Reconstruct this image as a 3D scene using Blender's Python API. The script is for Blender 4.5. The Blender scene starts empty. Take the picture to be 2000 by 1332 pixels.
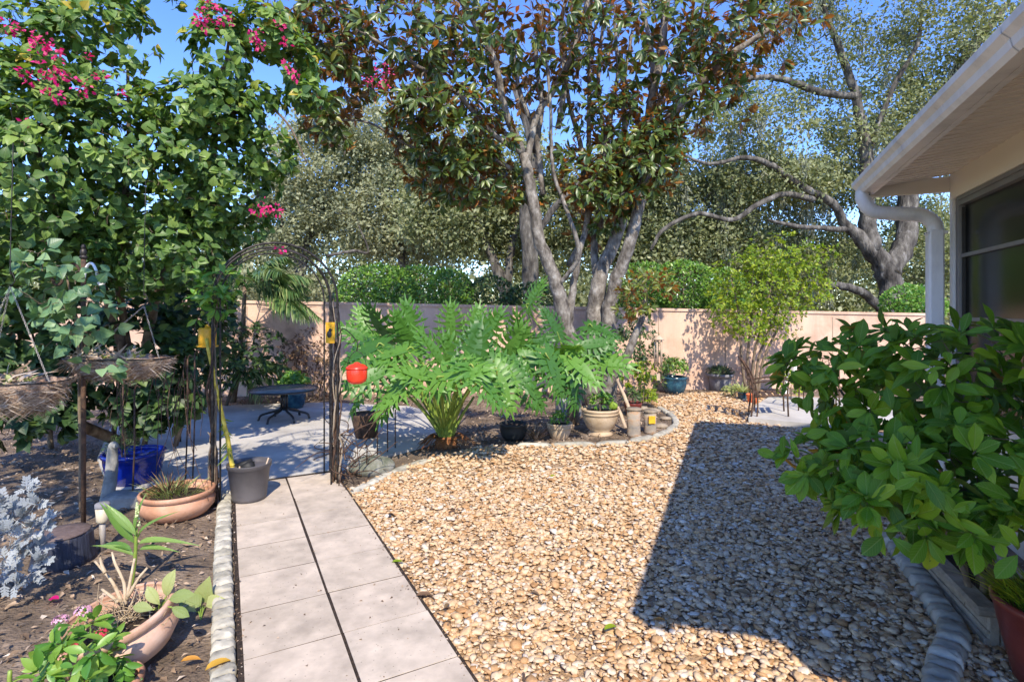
import bpy, math, random
import numpy as np
from mathutils import Matrix, Vector
R = math.radians
random.seed(7); rng = np.random.default_rng(7)
SC = bpy.context.scene; COL = SC.collection
# ------------------------------------------------------------------ camera, sky, sun, exposure
F = 1050.0; HZ = 605.0; CH = 1.6          # focal length and horizon in photo pixels, camera height in metres
cd = bpy.data.cameras.new('camera'); cam = bpy.data.objects.new('camera', cd); COL.objects.link(cam)
cd.sensor_width = 36; cd.lens = 36*F/2000; cd.shift_y = (HZ-666)/2000; cd.clip_start = 0.05; cd.clip_end = 1000
cam.location = (0, 0, CH); cam.rotation_euler = (R(90), 0, 0); SC.camera = cam
SUNV = Vector((-0.185, 0.99, -1.0)).normalized()          # the way the light travels
w = bpy.data.worlds.new('World'); SC.world = w; w.use_nodes = True
nt = w.node_tree; bg = nt.nodes['Background']; sky = nt.nodes.new('ShaderNodeTexSky')
sky.sky_type = 'NISHITA'; sky.sun_disc = False
sky.sun_elevation = math.asin(-SUNV.z); sky.sun_rotation = math.atan2(-SUNV.x, -SUNV.y)
sky.air_density = 1.0; sky.dust_density = 0.0; sky.ozone_density = 3.0
sky.altitude = 1200
hs = nt.nodes.new('ShaderNodeHueSaturation'); hs.inputs['Saturation'].default_value = 1.2; hs.inputs['Hue'].default_value = .515
nt.links.new(sky.outputs[0], hs.inputs['Color']); nt.links.new(hs.outputs[0], bg.inputs[0]); bg.inputs[1].default_value = 0.15
sd = bpy.data.lights.new('sun', 'SUN'); sd.energy = 2.5; sd.angle = R(0.5); sd.color = (1.0, 0.91, 0.76)
so = bpy.data.objects.new('sun', sd); COL.objects.link(so); so.location = (0, -10, 20)
so.rotation_euler = SUNV.to_track_quat('-Z', 'Y').to_euler()
SC.view_settings.view_transform = 'Standard'; SC.view_settings.look = 'None'
SC.view_settings.gamma = 1.0; SC.view_settings.use_curve_mapping = False
SC.view_settings.exposure = 1.42
SC.render.engine = 'CYCLES'
SC.cycles.max_bounces = 8; SC.cycles.transparent_max_bounces = 12

def G(px, py):
    "ground point seen at a photo pixel"
    d = CH*F/(py-HZ); return ((px-1000)*d/F, d, 0.0)
def P(px, py, d): return ((px-1000)*d/F, d, CH+(HZ-py)*d/F)
V3 = lambda a: np.array(a, float)

# ------------------------------------------------------------------ materials
MATS = {}
def _nodes(name):
    m = bpy.data.materials.new(name); m.use_nodes = True; MATS[name] = m
    n = m.node_tree.nodes; return m, n, m.node_tree.links, n['Principled BSDF'], n['Material Output']
def ramp(n, stops, interp='LINEAR'):
    r = n.new('ShaderNodeValToRGB'); cr = r.color_ramp; cr.interpolation = interp
    while len(cr.elements) < len(stops): cr.elements.new(0.5)
    for e, (p, c) in zip(cr.elements, stops): e.position = p; e.color = (*c, 1)
    return r
def mk(name, cols, scale=8, rough=.8, bump=.3, bscale=None, metal=0, spec=.4, detail=6, stretch=(1,1,1), dist=.02, lo=.3, hi=.7):
    m, n, l, b, o = _nodes(name)
    tc = n.new('ShaderNodeTexCoord'); mp = n.new('ShaderNodeMapping'); mp.inputs['Scale'].default_value = stretch
    l.new(tc.outputs['Object'], mp.inputs[0])
    t = n.new('ShaderNodeTexNoise'); t.inputs['Scale'].default_value = scale; t.inputs['Detail'].default_value = detail
    t.inputs['Roughness'].default_value = .62
    l.new(mp.outputs[0], t.inputs['Vector'])
    k = len(cols); r = ramp(n, [(lo+(hi-lo)*i/max(1, k-1), c) for i, c in enumerate(cols)])
    l.new(t.outputs[0], r.inputs[0]); l.new(r.outputs[0], b.inputs['Base Color'])
    b.inputs['Roughness'].default_value = rough; b.inputs['Metallic'].default_value = metal
    b.inputs['Specular IOR Level'].default_value = spec
    if bump:
        t2 = n.new('ShaderNodeTexNoise'); t2.inputs['Scale'].default_value = bscale or scale*4; t2.inputs['Detail'].default_value = 8
        l.new(mp.outputs[0], t2.inputs['Vector'])
        bp = n.new('ShaderNodeBump'); bp.inputs['Strength'].default_value = bump; bp.inputs['Distance'].default_value = dist
        l.new(t2.outputs[0], bp.inputs['Height']); l.new(bp.outputs[0], b.inputs['Normal'])
    return m
def mkleaf(name, stops, back=None, trans=.35, rough=.45, tcol=None, vein=0.0, spec=.5, backmix=1.0):
    "stops: colour ramp over the per leaf random tint"
    m, n, l, b, o = _nodes(name)
    at = n.new('ShaderNodeAttribute'); at.attribute_name = 'tint'
    r = ramp(n, stops); l.new(at.outputs['Fac'], r.inputs[0]); col = r.outputs[0]
    if vein:
        au = n.new('ShaderNodeAttribute'); au.attribute_name = 'luv'
        sp = n.new('ShaderNodeSeparateXYZ'); l.new(au.outputs['Vector'], sp.inputs[0])
        ab = n.new('ShaderNodeMath'); ab.operation = 'ABSOLUTE'; l.new(sp.outputs[0], ab.inputs[0])
        mr = n.new('ShaderNodeMapRange'); mr.inputs[1].default_value = .02; mr.inputs[2].default_value = .09
        mr.inputs[3].default_value = 1; mr.inputs[4].default_value = 0; l.new(ab.outputs[0], mr.inputs[0])
        a1 = n.new('ShaderNodeMath'); a1.operation = 'MULTIPLY_ADD'; a1.inputs[1].default_value = -.32
        l.new(ab.outputs[0], a1.inputs[0]); l.new(sp.outputs[1], a1.inputs[2])
        a2 = n.new('ShaderNodeMath'); a2.operation = 'MULTIPLY'; a2.inputs[1].default_value = 52; l.new(a1.outputs[0], a2.inputs[0])
        a3 = n.new('ShaderNodeMath'); a3.operation = 'SINE'; l.new(a2.outputs[0], a3.inputs[0])
        a4 = n.new('ShaderNodeMapRange'); a4.inputs[1].default_value = .82; a4.inputs[2].default_value = 1
        a4.inputs[3].default_value = 0; a4.inputs[4].default_value = .55; l.new(a3.outputs[0], a4.inputs[0])
        mx = n.new('ShaderNodeMath'); mx.operation = 'MAXIMUM'; l.new(mr.outputs[0], mx.inputs[0]); l.new(a4.outputs[0], mx.inputs[1])
        ms = n.new('ShaderNodeMath'); ms.operation = 'MULTIPLY'; ms.inputs[1].default_value = vein; l.new(mx.outputs[0], ms.inputs[0])
        mc = n.new('ShaderNodeMix'); mc.data_type = 'RGBA'; l.new(ms.outputs[0], mc.inputs[0]); l.new(col, mc.inputs[6])
        mc.inputs[7].default_value = (.32, .42, .12, 1); col = mc.outputs[2]
        bp = n.new('ShaderNodeBump'); bp.inputs['Strength'].default_value = .5; bp.inputs['Distance'].default_value = .004; bp.invert = True
        l.new(mx.outputs[0], bp.inputs['Height']); l.new(bp.outputs[0], b.inputs['Normal'])
    if back:
        ge = n.new('ShaderNodeNewGeometry'); mb = n.new('ShaderNodeMix'); mb.data_type = 'RGBA'
        rb = ramp(n, back); l.new(at.outputs['Fac'], rb.inputs[0])
        l.new(ge.outputs['Backfacing'], mb.inputs[0]); l.new(col, mb.inputs[6]); l.new(rb.outputs[0], mb.inputs[7]); col = mb.outputs[2]
    l.new(col, b.inputs['Base Color']); b.inputs['Roughness'].default_value = rough; b.inputs['Specular IOR Level'].default_value = spec
    tr = n.new('ShaderNodeBsdfTranslucent'); mt = n.new('ShaderNodeMix'); mt.data_type = 'RGBA'; mt.blend_type = 'MULTIPLY'; mt.inputs[0].default_value = 1
    l.new(col, mt.inputs[6]); mt.inputs[7].default_value = (*(tcol or (1.6, 1.5, .55)), 1); l.new(mt.outputs[2], tr.inputs[0])
    mi = n.new('ShaderNodeMixShader'); mi.inputs[0].default_value = trans
    l.new(b.outputs[0], mi.inputs[1]); l.new(tr.outputs[0], mi.inputs[2]); l.new(mi.outputs[0], o.inputs[0])
    return m
def mktint(name, stops, rough=.7, nscale=30, namt=.35, bump=.2, interp='LINEAR'):
    "stone like: colour by tint, multiplied with noise"
    m, n, l, b, o = _nodes(name)
    at = n.new('ShaderNodeAttribute'); at.attribute_name = 'tint'; r = ramp(n, stops, interp); l.new(at.outputs['Fac'], r.inputs[0])
    tc = n.new('ShaderNodeTexCoord'); t = n.new('ShaderNodeTexNoise'); t.inputs['Scale'].default_value = nscale; t.inputs['Detail'].default_value = 6
    l.new(tc.outputs['Object'], t.inputs['Vector'])
    mr = n.new('ShaderNodeMapRange'); mr.inputs[1].default_value = .3; mr.inputs[2].default_value = .7
    mr.inputs[3].default_value = 1-namt; mr.inputs[4].default_value = 1+namt; l.new(t.outputs[0], mr.inputs[0])
    mx = n.new('ShaderNodeMix'); mx.data_type = 'RGBA'; mx.blend_type = 'MULTIPLY'; mx.inputs[0].default_value = 1
    l.new(r.outputs[0], mx.inputs[6]); l.new(mr.outputs[0], mx.inputs[7]); l.new(mx.outputs[2], b.inputs['Base Color'])
    b.inputs['Roughness'].default_value = rough
    if bump:
        bp = n.new('ShaderNodeBump'); bp.inputs['Strength'].default_value = bump; bp.inputs['Distance'].default_value = .01
        l.new(t.outputs[0], bp.inputs['Height']); l.new(bp.outputs[0], b.inputs['Normal'])
    return m

# ------------------------------------------------------------------ geometry helpers
def spline(pts, n=6):
    p = [V3(a) for a in pts]; p = [2*p[0]-p[1]]+p+[2*p[-1]-p[-2]]; out = []
    for i in range(1, len(p)-2):
        for k in range(n):
            t = k/n; a, b, c, d = p[i-1], p[i], p[i+1], p[i+2]
            out.append(.5*((2*b)+(c-a)*t+(2*a-5*b+4*c-d)*t*t+(3*b-a-3*c+d)*t**3))
    out.append(p[-2]); return out
class Geo:
    def __init__(s): s.v = []; s.f = []; s.sm = []
    def add(s, v, f, smooth=True):
        o = len(s.v); s.v += [tuple(map(float, a)) for a in v]; s.f += [tuple(i+o for i in q) for q in f]; s.sm += [smooth]*len(f); return s
    def tube(s, pts, rad, n=8, caps=True, rough=0, flat=None):
        pts = [V3(p) for p in pts]; m = len(pts)
        rad = list(rad) if hasattr(rad, '__len__') else [rad]*m
        if len(rad) != m: rad = list(np.interp(np.linspace(0, 1, m), np.linspace(0, 1, len(rad)), rad))
        vs = []; u = None
        for i in range(m):
            t = pts[min(i+1, m-1)]-pts[max(i-1, 0)]; t /= (np.linalg.norm(t)+1e-9)
            if u is None: u = np.cross(t, (0, 0, 1) if abs(t[2]) < .9 else (1, 0, 0))
            else: u = u-t*np.dot(u, t)
            u = u/(np.linalg.norm(u)+1e-9); w_ = np.cross(t, u)
            for k in range(n):
                a = 2*math.pi*k/n; rr = rad[i]*(1+(random.uniform(-rough, rough) if rough else 0))
                q = np.cos(a)*u+np.sin(a)*w_*(flat or 1); vs.append(pts[i]+q*rr)
        fs = [(i*n+k, i*n+(k+1) % n, (i+1)*n+(k+1) % n, (i+1)*n+k) for i in range(m-1) for k in range(n)]
        if caps: fs += [tuple(range(n-1, -1, -1)), tuple((m-1)*n+k for k in range(n))]
        return s.add(vs, fs)
    def lathe(s, prof, c=(0, 0, 0), n=32, M=None, wob=0, smooth=True):
        vs = []; ph = random.uniform(0, 6)
        for r, z in prof:
            for k in range(n):
                a = 2*math.pi*k/n; q = r*(1+wob*math.sin(3*a+ph)*math.cos(5*z+ph)); v = Vector((q*math.cos(a), q*math.sin(a), z))
                if M: v = M @ v
                vs.append((v.x+c[0], v.y+c[1], v.z+c[2]))
        m = len(prof)
        fs = [(i*n+k, i*n+(k+1) % n, (i+1)*n+(k+1) % n, (i+1)*n+k) for i in range(m-1) for k in range(n)]
        if prof[0][0] > 1e-4: fs.append(tuple(range(n-1, -1, -1)))
        if prof[-1][0] > 1e-4: fs.append(tuple((m-1)*n+k for k in range(n)))
        return s.add(vs, fs, smooth)
    def box(s, c, sz, ax=None, ay=None, bev=0):
        c = V3(c); ax = V3(ax if ax is not None else (1, 0, 0)); ax /= np.linalg.norm(ax)
        ay = V3(ay) if ay is not None else np.cross((0, 0, 1), ax); ay /= np.linalg.norm(ay); az = np.cross(ax, ay)
        hx, hy, hz = sz[0]/2, sz[1]/2, sz[2]/2
        if bev:
            b = bev; lv = [(-hx+b, -hy+b, -hz), (hx-b, -hy+b, -hz), (hx-b, hy-b, -hz), (-hx+b, hy-b, -hz)]
            for z in (-hz+b, hz-b): lv += [(-hx, -hy+b, z), (-hx+b, -hy, z), (hx-b, -hy, z), (hx, -hy+b, z), (hx, hy-b, z), (hx-b, hy, z), (-hx+b, hy, z), (-hx, hy-b, z)]
            lv += [(-hx+b, -hy+b, hz), (hx-b, -hy+b, hz), (hx-b, hy-b, hz), (-hx+b, hy-b, hz)]
            f = [(3, 2, 1, 0), (20, 21, 22, 23)]
            for k in range(8): f.append((4+k, 4+(k+1) % 8, 12+(k+1) % 8, 12+k))
            f += [(0, 1, 6, 5), (1, 2, 8, 7), (2, 3, 10, 9), (3, 0, 4, 11), (0, 5, 4), (1, 7, 6), (2, 9, 8), (3, 11, 10)]
            f += [(13, 14, 21, 20), (15, 16, 22, 21), (17, 18, 23, 22), (19, 12, 20, 23), (12, 13, 20), (14, 15, 21), (16, 17, 22), (18, 19, 23)]
        else:
            lv = [(x*hx, y*hy, z*hz) for z in (-1, 1) for x, y in ((-1, -1), (1, -1), (1, 1), (-1, 1))]
            f = [(3, 2, 1, 0), (4, 5, 6, 7), (0, 1, 5, 4), (1, 2, 6, 5), (2, 3, 7, 6), (3, 0, 4, 7)]
        return s.add([c+ax*a+ay*b_+az*z for a, b_, z in lv], f, False)
    def prism(s, poly, z0, z1):
        n = len(poly); a = sum(poly[i][0]*poly[(i+1) % n][1]-poly[(i+1) % n][0]*poly[i][1] for i in range(n))
        if a < 0: poly = poly[::-1]
        return s.add([(p[0], p[1], z0) for p in poly]+[(p[0], p[1], z1) for p in poly],
                     [tuple(range(n-1, -1, -1)), tuple(range(n, 2*n))]+[(i, (i+1) % n, n+(i+1) % n, n+i) for i in range(n)], False)
    def ell(s, c, r, n=12, m=8, rough=0, M=None):
        vs = []; 
        for i in range(m+1):
            t = math.pi*i/m
            for k in range(n):
                a = 2*math.pi*k/n; q = 1+random.uniform(-rough, rough)
                v = Vector((r[0]*math.sin(t)*math.cos(a)*q, r[1]*math.sin(t)*math.sin(a)*q, -r[2]*math.cos(t)*q))
                if M: v = M @ v
                vs.append((c[0]+v.x, c[1]+v.y, c[2]+v.z))
        return s.add(vs, [(i*n+k, i*n+(k+1) % n, (i+1)*n+(k+1) % n, (i+1)*n+k) for i in range(m) for k in range(n)])
def tag(o, label=None, cat=None, group=None, kind=None):
    for k, v in (('label', label), ('category', cat), ('group', group), ('kind', kind)):
        if v: o[k] = v
    return o
def thing(name, loc, label, cat, group=None):
    o = bpy.data.objects.new(name, None); COL.objects.link(o); o.location = loc; o.empty_display_size = .1
    o['base'] = list(map(float, loc)); return tag(o, label, cat, group)
def base_of(o):
    while o.parent: o = o.parent
    return V3(o.get('base', o.location))
def obj(name, g, mat, parent=None, loc=None, label=None, cat=None, group=None, kind=None):
    b = base_of(parent) if parent else V3(loc if loc is not None else (0, 0, 0))
    me = bpy.data.meshes.new(name); me.from_pydata([(x-b[0], y-b[1], z-b[2]) for x, y, z in g.v], [], g.f)
    me.polygons.foreach_set('use_smooth', g.sm); me.materials.append(MATS[mat] if isinstance(mat, str) else mat); me.update()
    o = bpy.data.objects.new(name, me); COL.objects.link(o)
    if parent: o.parent = parent
    else: o.location = b
    return tag(o, label, cat, group, kind)
def fast_mesh(name, V, T, mat, tint=None, luv=None, smooth=True):
    me = bpy.data.meshes.new(name); nv, nf = len(V), len(T)
    me.vertices.add(nv); me.vertices.foreach_set('co', np.ascontiguousarray(V, np.float32).ravel())
    me.loops.add(nf*3); me.loops.foreach_set('vertex_index', np.ascontiguousarray(T, np.int32).ravel())
    me.polygons.add(nf); me.polygons.foreach_set('loop_start', np.arange(0, nf*3, 3, dtype=np.int32))
    me.polygons.foreach_set('use_smooth', np.full(nf, smooth, bool)); me.update(calc_edges=True)
    if tint is not None:
        a = me.attributes.new('tint', 'FLOAT', 'POINT'); a.data.foreach_set('value', np.ascontiguousarray(tint, np.float32))
    if luv is not None:
        a = me.attributes.new('luv', 'FLOAT_VECTOR', 'POINT'); a.data.foreach_set('vector', np.ascontiguousarray(luv, np.float32).ravel())
    me.materials.append(MATS[mat]); return me
def frames(D, N):
    "rotation matrices with columns (x = side, y = leaf axis, z = leaf face)"
    D = D/(np.linalg.norm(D, axis=1, keepdims=True)+1e-9)
    X = np.cross(D, N); X /= (np.linalg.norm(X, axis=1, keepdims=True)+1e-9); Z = np.cross(X, D)
    return np.stack([X, D, Z], axis=2)
def tri_fan(fs):
    out = []
    for f in fs:
        for i in range(1, len(f)-1): out.append((f[0], f[i], f[i+1]))
    return out
# leaf templates: (verts, tris, luv), length 1 along y
def leaf_t(width=.4, seg=3, fold=.12, curl=.25, shape='oval', wave=0, point=1.0):
    vs = []; uv = []; rows = []
    for i in range(seg+1):
        t = i/seg
        if shape == 'oval': w_ = math.sin(math.pi*min(1, t*.94+.03))**.8
        elif shape == 'heart': w_ = math.sin(math.pi*min(1, (t**.62)*.97+.03))**.85
        elif shape == 'obov': w_ = math.sin(math.pi*min(1, (t**1.35)*.95+.03))**.85
        elif shape == 'lance': w_ = math.sin(math.pi*min(1, t**.8*.96+.04))**1.2
        else: w_ = 1
        if i in (0, seg): w_ = .02
        w_ *= width/2; z0 = -curl*t*t+wave*math.sin(t*9)*.3
        rows.append(len(vs)); 
        for sx in (-1, 0, 1):
            vs.append((sx*w_, t, z0+(fold*abs(sx)*w_/ (width/2))+(wave*math.sin(t*11+sx)*.5 if sx else 0))); uv.append((sx*max(.02, w_/(width/2)), t, 0))
    fs = []
    for i in range(seg):
        a, b = rows[i], rows[i+1]
        fs += [(a, a+1, b+1, b), (a+1, a+2, b+2, b+1)]
    return V3(vs), np.array(tri_fan(fs)), V3(uv)
def scatter_arrays(tmpl, pos, Rm, scale, tint):
    tv, tt, tu = tmpl; N = len(pos)
    V = np.einsum('nij,kj->nki', Rm, tv)*scale[:, None, None] if np.ndim(scale) == 1 else np.einsum('nij,nkj->nki', Rm, tv[None]*scale[:, None, :])
    V = V+pos[:, None, :]; T = tt[None]+(np.arange(N)*len(tv))[:, None, None]
    return V.reshape(-1, 3), T.reshape(-1, 3), np.repeat(tint, len(tv)), np.tile(tu, (N, 1))
def joined(name, tmpls, mat, pos, D, N, scale, tint, parent=None, smooth=True, kind='stuff', base=None):
    Rm = frames(D, N); vs, ts, ti, us = [], [], [], []; off = 0
    for k, tm in enumerate(tmpls):
        s = np.arange(len(pos)) % len(tmpls) == k
        if not s.any(): continue
        v, t, a, u = scatter_arrays(tm, pos[s], Rm[s], scale[s], tint[s]); vs.append(v); ts.append(t+off); ti.append(a); us.append(u); off += len(v)
    b = base_of(parent) if parent else V3((0, 0, 0))
    me = fast_mesh(name, np.concatenate(vs)-b, np.concatenate(ts), mat, np.concatenate(ti), np.concatenate(us), smooth)
    o = bpy.data.objects.new(name, me); COL.objects.link(o); o.parent = parent
    return tag(o, kind=kind)
def leaves(parent, tmpls, mat, pos, D, N, scale, tint, nparts=0, name='leaf', mass='foliage', nt_=6, hi=None):
    "the leaves that show largest become parts of their own sharing mesh data; the rest is joined"
    pos = np.asarray(pos); Rm = frames(D, N)
    px = 1000+pos[:, 0]/np.maximum(pos[:, 1], .1)*F; py = HZ-(pos[:, 2]-CH)/np.maximum(pos[:, 1], .1)*F
    infr = (pos[:, 1] > .5) & (px > 0) & (px < 2000) & (py > 0) & (py < 1332)
    key = np.where(infr, scale/np.maximum(np.linalg.norm(pos-V3((0, 0, CH)), axis=1), .2)**2.2, 0)
    order = np.argsort(-key); pick = order[:nparts] if nparts else order[:0]; rest = order[nparts:] if nparts else order
    b = base_of(parent); cache = {}
    ht = hi or tmpls
    for j, i in enumerate(pick):
        q = int(min(nt_-1, tint[i]*nt_)); kk = j % len(ht)
        if (q, kk) not in cache:
            tv, tt, tu = ht[kk]; cache[(q, kk)] = fast_mesh(name, tv, tt, mat, np.full(len(tv), (q+.5)/nt_), tu)
        o = bpy.data.objects.new(name, cache[(q, kk)]); COL.objects.link(o); o.parent = parent
        M = np.eye(4); M[:3, :3] = Rm[i]*scale[i]; M[:3, 3] = pos[i]-b; o.matrix_local = Matrix(M.tolist())
    if len(rest): return joined(mass, tmpls, mat, pos[rest], np.asarray(D)[rest], np.asarray(N)[rest], scale[rest], tint[rest], parent)
def rnd(n): v = rng.normal(size=(n, 3)); return v/np.linalg.norm(v, axis=1, keepdims=True)
def ells(spec):
    "(px, py, depth, half width px, half height px, half depth m, weight) -> centres and radii in metres"
    C = np.array([P(a, b, d) for a, b, d, *_ in spec]); Rr = np.array([(s[3]*s[2]/F, s[5], s[4]*s[2]/F) for s in spec])
    W = np.array([s[6] if len(s) > 6 else s[3]*s[4] for s in spec], float); return C, Rr, W/W.sum()
def in_ells(spec, n, shell=.55):
    C, Rr, W = ells(spec); i = rng.choice(len(spec), n, p=W); u = rnd(n); r = (shell+(1-shell)*rng.random(n))**.6
    return C[i]+u*Rr[i]*r[:, None], u
class Skel:
    "a branching skeleton: explicit limbs first, then shoots grown to every foliage clump from the nearest node"
    def __init__(s): s.p = []; s.r = []; s.g = Geo()
    def limb(s, pts, rad, n=10, sub=6, rough=.05):
        q = spline(pts, sub); m = len(q); rr = np.interp(np.linspace(0, 1, m), np.linspace(0, 1, len(rad)), rad)
        q = [a+rng.normal(size=3)*r_*.10 for a, r_ in zip(q, rr)]
        s.g.tube(q, rr, n, rough=rough); s.p += q; s.r += list(rr); return s
    def grow(s, targets, g=None, tip=.004, maxr=.5, sag=.05, sides=5, skip=0, jit=.06):
        g = g or s.g; P_ = np.array(s.p); Rr = np.array(s.r)
        d0 = [np.min(np.linalg.norm(P_-t, axis=1)) for t in targets]; order = np.argsort(d0)
        for j in order:
            t = targets[j]; dd = np.linalg.norm(P_-t, axis=1)+Rr*0; i = int(np.argmin(dd)); a = P_[i]; L = dd[i]
            if L < .03: continue
            k = 4; ts = np.linspace(0, 1, k+1)[1:, None]
            pth = a+(t-a)*ts+np.array([0, 0, 1])*(np.sin(ts*math.pi)*sag*L)+rng.normal(size=(k, 3))*jit*L*np.array([[1], [1], [1], [0]])
            r0 = min(maxr*Rr[i], tip+L*.022); rr = np.linspace(r0, tip, k+1)
            g.tube([a]+list(pth), rr, sides if r0 > .012 else 3, caps=False)
            P_ = np.vstack([P_, pth]); Rr = np.append(Rr, rr[1:])
        s.p = list(P_); s.r = list(Rr)
# ------------------------------------------------------------------ material library
mk('soil', [(.08, .058, .04), (.18, .13, .09), (.34, .255, .185)], 3, .95, 1, 40, dist=.03)
mk('gravel_bed', [(.30, .19, .10), (.50, .34, .20)], 25, .95, 1, 60)
mk('concrete', [(.40, .37, .325), (.49, .455, .405), (.55, .52, .465)], 2.2, .9, .25, 90, dist=.004)
mk('concrete_aged', [(.14, .13, .12), (.27, .26, .235), (.36, .35, .32)], 7, .92, .5, 60, dist=.01)
mk('concrete_mossy', [(.07, .085, .05), (.17, .17, .13), (.30, .29, .26)], 9, .92, .5, 60, dist=.01)
mk('wall', [(.42, .25, .175), (.62, .40, .28), (.67, .46, .34)], 1.1, .92, .35, 110, dist=.006, lo=.25, hi=.6)
mk('bark_grey', [(.035, .028, .022), (.13, .11, .09), (.26, .23, .195), (.45, .42, .37)], 11, .95, .9, 30, stretch=(1, 1, .55), dist=.02, lo=.27, hi=.72)
mk('bark_brown', [(.045, .03, .02), (.15, .105, .07), (.26, .20, .14)], 9, .95, .8, 30, stretch=(1, 1, .4))
mk('bark_oak', [(.02, .017, .014), (.06, .052, .044), (.14, .125, .105), (.28, .26, .235)], 6, .95, 1, 16, stretch=(1, 1, .3), dist=.05, lo=.3, hi=.7)
mk('twig', [(.12, .085, .055), (.25, .19, .13)], 20, .9, .2)
mk('white_metal', [(.76, .74, .71), (.81, .785, .755)], 1.2, .42, .03, 30)
mk('cream', [(.80, .71, .58), (.83, .75, .62)], 1.0, .55, .05, 30)
mk('roofing', [(.10, .09, .085), (.2, .18, .17)], 20, .9, .5)
mk('alu', [(.22, .205, .195), (.28, .265, .25)], 4, .45, .05, metal=.4)
mk('bronze', [(.028, .025, .023), (.05, .045, .04)], 4, .4, .05, metal=.4)
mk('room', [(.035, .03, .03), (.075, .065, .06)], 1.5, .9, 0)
mk('iron', [(.012, .012, .013), (.035, .03, .028), (.09, .075, .065)], 30, .5, .3, 90, metal=.5, dist=.002)
mk('rusty', [(.03, .022, .018), (.09, .05, .032), (.17, .095, .055)], 18, .8, .3)
mk('table_frame', [(.035, .036, .04), (.06, .06, .062)], 10, .35, .05, metal=.6)
mk('terracotta', [(.36, .16, .085), (.50, .255, .15), (.60, .36, .25)], 5, .85, .25, 50, dist=.004)
mk('terracotta_pale', [(.42, .22, .13), (.56, .34, .235), (.66, .47, .37)], 4, .85, .25, 50, dist=.004)
mk('tan_pot', [(.36, .25, .15), (.50, .37, .24), (.57, .44, .31)], 6, .75, .15, 40, dist=.004)
mk('blue_glaze', [(.002, .010, .14), (.005, .022, .27)], 6, .15, .05, spec=.7)
mk('teal_glaze', [(.008, .03, .06), (.02, .075, .12), (.05, .15, .2)], 9, .2, .05, spec=.6)
mk('grey_pot', [(.16, .155, .17), (.28, .275, .29)], 6, .8, .2)
mk('dark_pot', [(.015, .017, .018), (.035, .037, .036)], 6, .6, .1)
mk('plastic_grey', [(.085, .078, .08), (.115, .105, .107)], 3, .5, .04)
mk('maroon', [(.12, .02, .016), (.19, .04, .028)], 6, .32, .08)
mk('orange', [(.75, .16, .05), (.85, .22, .08)], 6, .6, .05)
mk('red', [(.80, .035, .012), (.85, .055, .02)], 6, .3, .03, spec=.6)
mk('yellow', [(.70, .34, .015), (.80, .44, .03)], 10, .5, .08)
mk('yellow_pole', [(.38, .27, .02), (.62, .46, .05), (.78, .62, .12)], 22, .5, .1)
mk('black', [(.01, .01, .01), (.02, .02, .02)], 6, .6, .05)
mk('potting_soil', [(.02, .013, .009), (.07, .045, .03)], 30, .98, 1, 90)
mk('coco', [(.16, .085, .05), (.42, .26, .17), (.62, .47, .37)], 14, .98, 1, 60, dist=.03)
mk('fibre', [(.26, .15, .085), (.46, .32, .22)], 12, .95, .2)
mk('driftwood', [(.18, .14, .10), (.38, .31, .23)], 8, .9, .4, stretch=(1, 1, .3))
mk('pale_wood', [(.42, .30, .20), (.58, .45, .32)], 10, .8, .3)
mk('stump_wood', [(.012, .014, .022), (.04, .045, .07), (.20, .15, .11)], 6, .6, .6, stretch=(2.5, 2.5, .3), lo=.35, hi=.75)
mk('stump_top', [(.09, .06, .055), (.19, .14, .13)], 10, .85, .4)
mk('solar_top', [(.30, .27, .24), (.38, .34, .30)], 10, .5, .05)
mk('lamp_cup', [(.50, .42, .30), (.62, .53, .38)], 10, .35, .02)
mk('pink_petal', [(.60, .25, .38), (.82, .50, .62)], 40, .6, 0)
mk('dead_stalk', [(.36, .25, .14), (.58, .46, .31)], 18, .9, .2)
mk('orange_fibre', [(.13, .045, .015), (.34, .14, .05)], 18, .95, .5)
mk('stalk', [(.10, .17, .03), (.22, .30, .05), (.36, .40, .10)], 6, .45, .1)
mk('table_glass', [(.10, .125, .11), (.22, .21, .18), (.33, .27, .23)], 6, .25, .05)
mk('silver_stem', [(.35, .36, .36), (.55, .56, .56)], 8, .95, .1)
mk('seed', [(.42, .48, .20), (.62, .66, .36)], 30, .7, 0)
mk('red_petal', [(.50, .02, .06), (.75, .06, .12)], 40, .6, 0); mk('salmon_petal', [(.65, .28, .20), (.80, .45, .34)], 40, .6, 0)
mk('lime_solid', [(.13, .22, .02), (.26, .36, .04)], 20, .6, .2)
mk('post_body', [(.22, .20, .18), (.36, .29, .22), (.42, .22, .10)], 5, .9, .4, stretch=(1, 1, 2.2))
mk('trough', [(.17, .145, .115), (.33, .28, .215), (.45, .39, .31)], 8, .9, .5)
mktint('stone', [(0, (.24, .12, .05)), (.12, (.42, .225, .09)), (.36, (.54, .335, .165)), (.6, (.60, .41, .235)), (.82, (.63, .48, .32)), (.95, (.66, .57, .46)), (1, (.40, .31, .24))], .7, 55, .22, .25)
mktint('paver', [(0, (.48, .395, .305)), (.5, (.525, .43, .335)), (1, (.56, .465, .365))], .88, 9, .16, .15)
mktint('edging_stone', [(0, (.32, .295, .235)), (.5, (.40, .37, .30)), (1, (.47, .435, .355))], .92, 14, .28, .6)
mktint('edging_dark', [(0, (.32, .28, .22)), (.5, (.43, .385, .31)), (1, (.52, .47, .385))], .92, 14, .28, .6)
mktint('litter', [(0, (.07, .045, .03)), (.3, (.17, .11, .065)), (.6, (.32, .22, .14)), (.85, (.44, .33, .24)), (1, (.52, .44, .36))], .9, 30, .3, 0)
mktint('vinyl', [(0, (.84, .75, .62)), (1, (.87, .79, .67))], .5, 3, .05, 0)
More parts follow.
